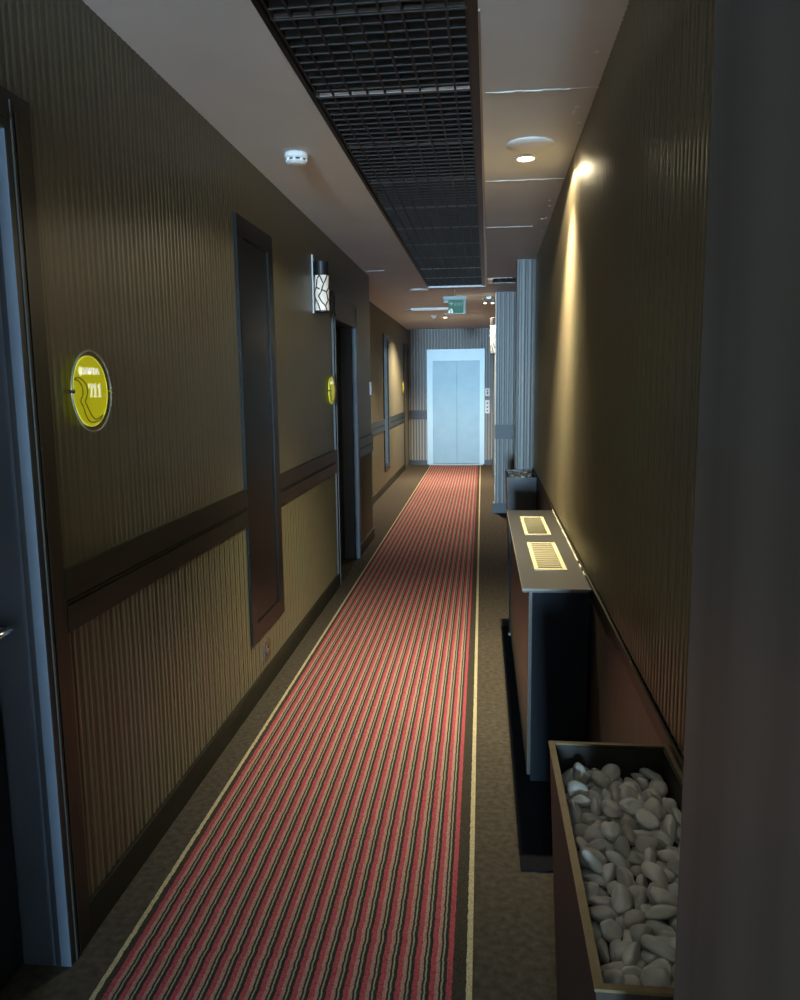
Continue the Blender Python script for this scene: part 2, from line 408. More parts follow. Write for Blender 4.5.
# plain board below the right rail
bm = bmesh.new(); prism(bm, [(xr(.9) - .0045, .9), (xr(.9) - .0005, .9), (xr(6.6) - .0005, 6.6), (xr(6.6) - .0045, 6.6)], .10, .70)
struct(obj('trim_18', bm, M_consf))
def railx(name, y, x0, x1, m=M_trim):
    return struct(B(name, m, [(x0, x1, y - .016, y, .845, .917), (x0, x1, y - .009, y, .917, .932), (x0, x1, y - .016, y, .932, 1.005)]))
M_blue = mat('slate painted rail', (.035, .045, .06), .45, noise=.08)
railx('trim_19', YE - .002, WF, EX0 - .01, M_blue); railx('trim_20', 8.895, .145, 1.4, M_blue)
struct(B('baseboard_end', M_blue, [(WF, EX0 - .005, YE - .014, YE, 0, .09), (EX1 + .005, .195, YE - .014, YE, 0, .09)]))
struct(B('baseboard_pier', M_blue, [(.122, 1.4, 8.87, 8.896, 0, .11), (.128, .152, 8.9, 9.06, 0, .11), (.18, .195, 9.06, YE, 0, .11)]))
struct(B('trim_21', M_alu, [(.146, .153, 8.893, 8.905, .11, ZC)]))

# ------------------------------------------------------------------ runner carpet and mat
rn = B('carpet_runner', M_run, [(RX0, RX1 + .001, -.85, YE - .12, .0004, .006)])
tag(rn, 'long red, pink, black and cream striped runner carpet down the middle of the corridor', 'carpet')
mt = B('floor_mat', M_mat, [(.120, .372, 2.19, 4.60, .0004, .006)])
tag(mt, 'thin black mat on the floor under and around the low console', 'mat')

# ------------------------------------------------------------------ doors on the left
def door(n, x, y0, y1, zh, top, label, cw=.10, handle=False, mj=M_jamb):
    r = thing('door_%d' % n, None, None, (x, y0, 0)); r['kind'] = 'structure'; r['label'] = label
    X, Y = x, y0; W = y1 - y0
    # flat casing boards with a thin proud bead at the opening
    bm = bmesh.new(); t = .014
    for a, b in ((-cw, 0), (W, W + cw)):
        box(bm, 0, t, a, b, 0, top)
        e = b if a < 0 else a
        s = -1 if a < 0 else 1
        box(bm, t, t + .004, min(e + s * .018, e + s * .026), max(e + s * .018, e + s * .026), 0, top - .02)
        box(bm, t, t + .004, min(e + s * .034, e + s * .040), max(e + s * .034, e + s * .040), 0, top - .04)
    box(bm, 0, t, 0, W, zh, top)
    box(bm, t, t + .004, 0, W, zh + .02, zh + .03)
    obj('casing', bm, M_trimv, r)
    # jamb linings inside the opening, with a stop groove
    bm = bmesh.new()
    for e, s in ((0, 1), (W, -1)):
        def bj(xa, xb, d): box(bm, xa, xb, min(e, e + s * d), max(e, e + s * d), 0, zh)
        bj(-.014, t, .006); bj(-.026, -.014, .001); bj(-.20, -.026, .006)
    box(bm, -.20, t, 0, W, zh - .006, zh)
    obj('jamb', bm, mj, r)
    B('groove_shade', M_blk, [(-.027, -.013, W - .0065, W - .0015, 0, zh - .006), (-.027, -.013, .0015, .0065, 0, zh - .006)], r)  # black strips paint the shade inside the stop groove
    lf = B('leaf', M_leaf, [(-.15, -.11, .012, W - .012, .008, zh - .012)], r, bev=.002)
    # recessed field moulding on the leaf
    B('leaf_moulding', M_leaf, [(-.11, -.104, .14, W - .14, .2, .215), (-.11, -.104, .14, W - .14, zh - .2, zh - .185),
                                (-.11, -.104, .14, .155, .2, zh - .2), (-.11, -.104, W - .155, W - .14, .2, zh - .2)], lf)
    if handle:
        yy, zz = W - .045, .90
        bm = bmesh.new(); box(bm, -.11, -.104, yy - .02, yy + .018, zz - .12, zz + .10, bev=.002)
        hd = obj('handle_plate', bm, M_chrome, r)
        bm = bmesh.new(); tube(bm, [(-.104, yy, zz), (-.05, yy, zz), (-.042, yy - .012, zz), (-.042, yy - .13, zz)], .009, 10)
        obj('lever_handle', bm, M_chrome, hd, smooth=True)
    return r
door(1, WL, D1[0], D1[1], D1[2], 2.10, 'dark room door at the left edge with slate jamb', handle=True)
door(2, WL, D2[0], D2[1], D2[2], 2.11, 'second dark door on the left behind the wall lamp', cw=.09)
bmr = door(3, WF, 13.60, 14.30, 2.03, 2.17, 'far dark door on the left next to the elevator wall', cw=.08)

# ------------------------------------------------------------------ tall black wall panels
def tall_panel(x, y0, y1, z0, z1, label, mm):
    r = thing('wall_panel', label, 'wall panel', (x, y0, z0), 'tall panels on the left wall')
    W, H = y1 - y0, z1 - z0; f = .085; t = .016
    bm = bmesh.new(); box(bm, .001, .009, .03, W - .03, .03, H - .03); obj('panel_board', bm, mm, r)
    bm = bmesh.new()
    box(bm, .001, t, 0, f, 0, H); box(bm, .001, t, W - f, W, 0, H); box(bm, .001, t, f, W - f, 0, f); box(bm, .001, t, f, W - f, H - f, H)
    obj('frame', bm, mm, r)
    return r
tall_panel(WL, 3.33, 3.90, .283, 2.18, 'tall narrow black lacquered wall panel, the large near one over the socket', M_panel)
tall_panel(WF, 10.72, 11.28, .27, 2.16, 'tall narrow black wall panel shining pale, far one in the recess', M_panel)

# ------------------------------------------------------------------ socket and switch
r = thing('wall_socket', 'small brown wall socket low on the ribbed wall below the tall black panel', 'socket', (WL, 3.565, .145))
B('face_plate', M_socket, [(.001, .012, -.045, .045, 0, .09)], r, bev=.002)
bm = bmesh.new(); lathe(bm, [(.026, .0115), (.026, .016), (.021, .016), (.020, .006)], (0, 0, .045), 'X', 24); obj('socket_well', bm, M_socket, r)
bm = bmesh.new()
for s in (-1, 1): lathe(bm, [(.003, .002), (.003, .0165)], (0, s * .0095, .045), 'X', 10)
obj('pin', bm, M_grey, r)
r = thing('light_switch', 'small pale switch plate on the left wall past the second door', 'switch', (WL, 7.335, 1.37))
B('face_plate', M_white, [(.001, .012, -.03, .03, 0, .12)], r, bev=.002)
B('rocker', M_white, [(.012, .016, -.014, .014, .03, .09)], r, bev=.002)

# ------------------------------------------------------------------ round yellow room-number signs
def circ(n, r, x=0): return [(x, r * math.cos(2 * PI * k / n), r * math.sin(2 * PI * k / n)) for k in range(n)]
def textmesh(body, size, name, m, parent, x, yc, zc, ext=.0008, sx=1.0, bold=0.):
    cu = bpy.data.curves.new(name, 'FONT'); cu.body = body; cu.size = size; cu.align_x = 'CENTER'; cu.align_y = 'CENTER'; cu.extrude = ext; cu.offset = bold
    t = bpy.data.objects.new(name, cu); C.objects.link(t); bpy.context.view_layer.update()
    dg = bpy.context.evaluated_depsgraph_get(); me = bpy.data.meshes.new_from_object(t.evaluated_get(dg)); bpy.data.objects.remove(t)
    # text plane (u,v,w) -> wall plane: u along +y mirrored so it reads from the corridor
    for v in me.vertices: v.co = Vector((x + v.co.z, yc + v.co.x * sx, zc + v.co.y))
    me.materials.clear(); me.materials.append(m)
    o = bpy.data.objects.new(name, me); C.objects.link(o); o.parent = parent; return o
def serif_digits(bm, ch, x, y0, z0, w, h):
    """slab-serif numerals drawn as polygons, y to the right, z up, w/h of one figure"""
    P = {'7': [[(0, 1), (1, 1), (1, .86), (.60, 0), (.28, 0), (.72, .82), (.22, .82), (.16, .66), (0, .66)]],
         '1': [[(.36, .10), (.36, .80), (.10, .72), (.10, .84), (.50, 1), (.66, 1), (.66, .10), (.86, .06), (.86, 0), (.14, 0), (.14, .06)]]}
    for poly in P[ch]:
        a = [bm.verts.new((x, y0 + u * w, z0 + v * h)) for u, v in poly]; b = [bm.verts.new((x + .0016, y0 + u * w, z0 + v * h)) for u, v in poly]
        bm.faces.new(a[::-1]); bm.faces.new(b)
        for i in range(len(a)):
            j = (i + 1) % len(a); bm.faces.new((a[i], a[j], b[j], b[i]))
def number_sign(x, y, z, label, digits, glow=False):
    r = thing('room_number_sign', label, 'sign', (x, y, z), 'round yellow room number signs')
    bm = bmesh.new(); lathe(bm, [(.030, .001), (.030, .010)], (0, 0, 0), 'X', 32); obj('mount', bm, M_blk, r)
    bm = bmesh.new(); lathe(bm, [(.102, .0190), (.1045, .0198), (.1045, .0212), (.102, .022)], (0, 0, 0), 'X', 64); obj('clear_cover', bm, M_clear, r)
    bm = bmesh.new(); tube(bm, circ(64, .1055, .0205), .0026, 8, True); obj('rim', bm, M_rimg, r, True)
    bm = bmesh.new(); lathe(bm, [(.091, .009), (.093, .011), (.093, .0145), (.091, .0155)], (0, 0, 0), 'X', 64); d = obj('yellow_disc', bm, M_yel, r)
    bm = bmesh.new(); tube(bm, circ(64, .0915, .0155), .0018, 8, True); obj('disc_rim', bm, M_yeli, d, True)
    for pl, nm in (([(180, 385), (240, 395), (290, 440), (305, 510), (290, 570), (280, 600), (300, 650), (330, 720), (370, 755), (440, 745)], 'relief_line'),
                   ([(190, 405), (230, 420), (260, 470), (262, 540), (240, 590), (260, 640), (280, 720), (320, 775), (400, 780), (440, 765)], 'relief_line')):
        pts = []
        for px, py in pl:
            u, v = (px - 335) / 155, (510 - py) / 305; k = math.hypot(u, v)
            if k > .93: u, v = u * .93 / k, v * .93 / k
            pts.append((.016, u * .093, v * .093))
        q = []
        for i in range(len(pts) - 1):          # smooth the drawn line
            p0, p1, p2, p3 = (Vector(pts[max(i - 1, 0)]), Vector(pts[i]), Vector(pts[i + 1]), Vector(pts[min(i + 2, len(pts) - 1)]))
            for t in (0, .33, .66):
                q.append(.5 * ((2 * p1) + (p2 - p0) * t + (2 * p0 - 5 * p1 + 4 * p2 - p3) * t * t + (3 * p1 - p0 - 3 * p2 + p3) * t ** 3))
        q.append(Vector(pts[-1]))
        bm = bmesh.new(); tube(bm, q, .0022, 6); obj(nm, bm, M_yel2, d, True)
    for s in (-1, 1):
        bm = bmesh.new(); lathe(bm, [(.0045, .001), (.0045, .0225), (.006, .0235), (.006, .026), (.004, .028)], (0, s * .1055, 0), 'X', 16); obj('pin', bm, M_chrome, r)
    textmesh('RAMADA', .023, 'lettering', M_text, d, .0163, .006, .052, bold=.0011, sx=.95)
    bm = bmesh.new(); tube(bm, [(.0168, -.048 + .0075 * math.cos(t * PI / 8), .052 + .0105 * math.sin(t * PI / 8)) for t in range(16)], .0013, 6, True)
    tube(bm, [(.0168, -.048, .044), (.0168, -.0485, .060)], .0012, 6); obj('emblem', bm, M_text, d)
    bm = bmesh.new(); w = .0225
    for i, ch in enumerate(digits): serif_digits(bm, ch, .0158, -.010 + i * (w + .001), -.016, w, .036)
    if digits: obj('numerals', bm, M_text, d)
    else: bm.free()
    return r
number_sign(WL, 1.992, 1.446, 'round yellow 711 room sign beside the near door at far left', '711')
number_sign(WL, 5.36, 1.425, 'round yellow room sign seen edge-on before the second left door', '')
number_sign(WF, 13.30, 1.43, 'round yellow room sign before the far door, smallest and farthest', '')

# ------------------------------------------------------------------ sconces
def sconce(x, y, z0, sgn, label, h=.31, pl=.35, R=.043):
    r = thing('wall_sconce', label, 'wall lamp', (x, y, z0), 'cylinder wall lamps')
    s = sgn; cx = s * .058
    bm = bmesh.new(); box(bm, min(0.001 * s, .012 * s), max(.001 * s, .012 * s), -.032, .032, -.005, pl, bev=.003); obj('back_plate', bm, M_grey, r)
    for za, zb in ((h - .05, h - .03), (.004, .013)):
        B('arm', M_blk, [(min(.01 * s, cx * .6), max(.01 * s, cx * .6), -.008, .008, za, zb)], r)
    bm = bmesh.new(); lathe(bm, [(R, h - .085), (R + .002, h - .08), (R + .002, h - .002), (R - .003, h)], (cx, 0, 0)); obj('cap', bm, M_blk, r)
    bm = bmesh.new(); lathe(bm, [(R - .002, .012), (R, .02), (R, h - .085), (R - .001, h - .084)], (cx, 0, 0)); gs = obj('glass_shade', bm, M_scon, r, True)
    bm = bmesh.new(); H0, H1 = .014, h - .085
    for q in range(3):                     # the same branching strokes repeated round the glass
        for st in (((0, 1), (.55, .74), (1.2, 1)), ((.55, .74), (.2, .52), (-.2, .40)), ((.3, .58), (1.0, .52), (1.5, .66), (2.1, .60)),
                   ((1.0, .52), (1.25, .30), (.8, .12), (1.0, 0)), ((1.15, .38), (1.8, .18), (2.1, 0)), ((-.2, .40), (.3, .22), (.8, .12)), ((1.5, .66), (1.7, .88), (2.1, 1))):
            pp = []
            for (a0, h0), (a1, h1) in zip(st, st[1:]):
                for t in (0, .25, .5, .75): pp.append((a0 + (a1 - a0) * t, h0 + (h1 - h0) * t))
            pp.append(st[-1]); ph = q * 2 * PI / 3 + .4
            tube(bm, [(cx + R * math.cos(a + ph), R * math.sin(a + ph), H0 + (H1 - H0) * hh) for a, hh in pp], .0042, 6)
    obj('branch_pattern', bm, M_blk, gs)
    bm = bmesh.new(); lathe(bm, [(R * .6, 0), (R + .001, .003), (R + .001, .013), (R - .002, .014)], (cx, 0, 0)); obj('bottom_ring', bm, M_blk, r)
    return r
sconce(WL, 4.90, 1.905, 1, 'black capped cylinder wall lamp with branch pattern glass on the left wall')
sconce(.195, 9.32, 1.80, -1, 'glowing cylinder wall lamp at far right beside the elevator', h=.42, pl=.44, R=.044)

# ------------------------------------------------------------------ console with two air grilles
r = thing('radiator_console', 'low dark console with two cream air grilles standing against the right wall', 'console', (.15, 2.71, 0))
L = 1.75
def wl(y): return xr(2.71 + y) - .15 - .016       # clearance of the wall behind, measured from the console corner
bm = bmesh.new(); prism(bm, [(.030, .02), (wl(.02), .02), (wl(.035), .035), (.030, .035)], .006, .7235); obj('end_panel', bm, M_navy, r)
bm = bmesh.new(); prism(bm, [(.030, L - .035), (wl(L - .035), L - .035), (wl(L), L - .02), (.030, L - .02)], .006, .7235); obj('end_panel', bm, M_navy, r)
bm = bmesh.new(); prism(bm, [(.018, .02), (.030, .02), (.030, L - .02), (.018, L - .02)], .03, .7235); obj('front_panel', bm, M_consf, r)
bm = bmesh.new(); prism(bm, [(.034, .04), (wl(.04), .04), (wl(L - .04), L - .04), (.034, L - .04)], .006, .030); obj('plinth', bm, M_navy, r)
# top board with two cut-outs
g = [(.058, .175, .28, .80), (.060, .176, 1.0, 1.51)]
bm = bmesh.new()
def tp(p): prism(bm, p, .724, .738)
tp([(-.005, 0), (wl(0) + .004, 0), (wl(.28) + .004, .28), (-.005, .28)])
tp([(-.005, .28), (.058, .28), (.058, .80), (-.005, .80)]); tp([(.175, .28), (wl(.28) + .004, .28), (wl(.8) + .004, .80), (.175, .80)])
tp([(-.005, .80), (wl(.8) + .004, .80), (wl(1.) + .004, 1.0), (-.005, 1.0)])
tp([(-.005, 1.0), (.060, 1.0), (.060, 1.51), (-.005, 1.51)]); tp([(.176, 1.0), (wl(1.) + .004, 1.0), (wl(1.51) + .004, 1.51), (.176, 1.51)])
tp([(-.005, 1.51), (wl(1.51) + .004, 1.51), (wl(L) + .004, L), (-.005, L)])
tb = obj('top_board', bm, M_cons, r)
B('edge_band', M_edge, [(-.0075, -.005, 0, L, .730, .7385), (-.0075, wl(0) + .004, -.0025, 0, .731, .7385)], tb)
for k, (a, b, c, d) in enumerate(g):
    bm = bmesh.new(); w = .012
    box(bm, a - .004, a + w, c - .004, d + .004, .736, .7425); box(bm, b - w, b + .004, c - .004, d + .004, .736, .7425)
    box(bm, a + w, b - w, c - .004, c + w, .736, .7425); box(bm, a + w, b - w, d - w, d + .004, .736, .7425)
    gr = obj('air_grille', bm, M_cream, r)
    bm = bmesh.new(); n = 13 if k == 0 else 26; p = (d - c - 2 * w) / n
    for i in range(n):
        y = c + w + p * (i + .5); h = p * (.34 if k == 0 else .36)
        vs = [bm.verts.new(q) for q in ((a + w, y - h, .7405), (b - w, y - h, .7405), (b - w, y + h, .7375), (a + w, y + h, .7375),
                                        (a + w, y - h, .7390), (b - w, y - h, .7390), (b - w, y + h, .7360), (a + w, y + h, .7360))]
        for f in ((0, 1, 2, 3), (7, 6, 5, 4), (0, 4, 5, 1), (1, 5, 6, 2), (2, 6, 7, 3), (3, 7, 4, 0)): bm.faces.new([vs[j] for j in f])
    obj('louvre', bm, M_cream, gr)
    B('duct', M_creamd, [(a, b, c, d, .7245, .732)], gr)
for y0, y1 in ((.42, L), (.30, .37), (.18, .24)):
    k = max(1, int((y1 - y0) / .09)); bm = bmesh.new(); lo, hi = [], []
    for i in range(k + 1):
        a = y0 + (y1 - y0) * i / k; wv = .002 + .0015 * math.sin(i * 2.1)
        lo.append((wl(a) + .003 - wv, a)); hi.append((wl(a) + .0115, a))
    prism(bm, hi + lo[::-1], .737, .746)
    obj('sealant_strip', bm, M_caulk, r)
bm = bmesh.new(); box(bm, .010, .018, L - .03, L - .02, .006, .55); obj('front_upright', bm, M_navy, r)
bm = bmesh.new(); lathe(bm, [(.010, .006), (.010, .016), (.005, .02), (.005, .035)], (.016, L - .025, 0), seg=12); obj('foot', bm, M_grey, r)

# ------------------------------------------------------------------ planters
def planter(x0, x1, y0, y1, zt, label, mb, mr, zbed, taper=.03):
    r = thing('planter', label, 'planter', (x0, y0, 0), 'tall pebble planters')
    W, L = x1 - x0, y1 - y0; t = .010; k = taper
    def quad(bm, top, bot):
        a = [bm.verts.new((x, y, 0)) for x, y in bot]; b = [bm.verts.new((x, y, zt)) for x, y in top]
        bm.faces.new(a[::-1]); bm.faces.new(b)
        for i in range(4):
            j = (i + 1) % 4; bm.faces.new((a[i], a[j], b[j], b[i]))
    bm = bmesh.new()
    T = [(0, 0), (W, 0), (W, L), (0, L)]; Bq = [(k, k), (W - .002, k), (W - .002, L - k), (k, L - k)]
    Ti = [(t, t), (W - t, t), (W - t, L - t), (t, L - t)]; Bi = [(k + t, k + t), (W - t, k + t), (W - t, L - k - t), (k + t, L - k - t)]
    for i in range(4):
        j = (i + 1) % 4; quad(bm, [T[i], T[j], Ti[j], Ti[i]], [Bq[i], Bq[j], Bi[j], Bi[i]])
    obj('body', bm, mb, r)
    w = .012
    B('rim', mr, [(-.002, w - .002, -.002, L + .002, zt, zt + .004), (W - .006, W + .002, -.002, L + .002, zt, zt + .004),
                  (w - .002, W - .006, -.002, .008, zt, zt + .004), (w - .002, W - .006, L - .008, L + .002, zt, zt + .004)], r)
    bm = bmesh.new(); n = 14; m_ = int(n * L / W); rr = random.Random(3)
    gv = [[bm.verts.new((t + .004 + (W - 2 * t - .008) * i / n, t + .004 + (L - 2 * t - .008) * j / m_, zbed + rr.uniform(-.006, .003))) for i in range(n + 1)] for j in range(m_ + 1)]
    for j in range(m_):
        for i in range(n): bm.faces.new((gv[j][i], gv[j][i + 1], gv[j + 1][i + 1], gv[j + 1][i]))
    g_ = obj('grit_bed', bm, M_bed, r, True); g_['kind'] = 'stuff'
    return r
planter(.137, .366, .853, 1.506, .736, 'tall dark planter full of white pebbles in the near right corner', M_plant, M_brass, .668)
planter(.195, .420, 6.045, 6.615, .736, 'slate coloured pebble planter standing beyond the console before the ribbed pier', M_plantf, M_plantf, .70)

def pebble_mesh(k, name):
    r = random.Random(100 + k)
    bm = bmesh.new()
    ax = (1.0, r.uniform(.62, .85), r.uniform(.42, .62))
    for i in range(13):
        while True:
            v = Vector([r.gauss(0, 1) for _ in range(3)])
            if v.length > .1: break
        v.normalize(); v *= r.uniform(.88, 1.0)
        bm.verts.new((v.x * ax[0], v.y * ax[1], v.z * ax[2]))
    h = bmesh.ops.convex_hull(bm, input=bm.verts[:])
    dead = [g for g in h['geom_interior'] if isinstance(g, bmesh.types.BMVert)] + [g for g in h['geom_unused'] if isinstance(g, bmesh.types.BMVert)]
    bmesh.ops.delete(bm, geom=list(set(dead)), context='VERTS')
    bmesh.ops.subdivide_edges(bm, edges=bm.edges[:], cuts=1, use_grid_fill=True)
    for _ in range(2): bmesh.ops.smooth_vert(bm, verts=bm.verts[:], factor=.34, use_axis_x=True, use_axis_y=True, use_axis_z=True)
    bmesh.ops.subdivide_edges(bm, edges=bm.edges[:], cuts=1, use_grid_fill=True, smooth=.35)
    bmesh.ops.smooth_vert(bm, verts=bm.verts[:], factor=.2, use_axis_x=True, use_axis_y=True, use_axis_z=True)
    bmesh.ops.recalc_face_normals(bm, faces=bm.faces[:])
    me = bpy.data.meshes.new(name); bm.to_mesh(me); bm.free()
    for p in me.polygons: p.use_smooth = True
    me.materials.append(M_peb[0]); return me
PM = {}
def pebbles(data, label, group, tint, lift=.015):
    rr = random.Random(9)
    for k, s, x, y, z, a, b, c, d in data:
        mi = rr.choice(tint)
        if (k, mi) not in PM:
            me = pebble_mesh(k, 'pebble'); me.materials[0] = M_peb[mi]; PM[(k, mi)] = me
        o = bpy.data.objects.new('pebble', PM[(k, mi)]); C.objects.link(o); o.location = (x, y, z + lift); o.scale = (s * .97, s * .97, s * .97)
        o.rotation_mode = 'QUATERNION'; o.rotation_quaternion = Quaternion((a, b, c, d)).normalized()
        tag(o, label, 'pebble', group)
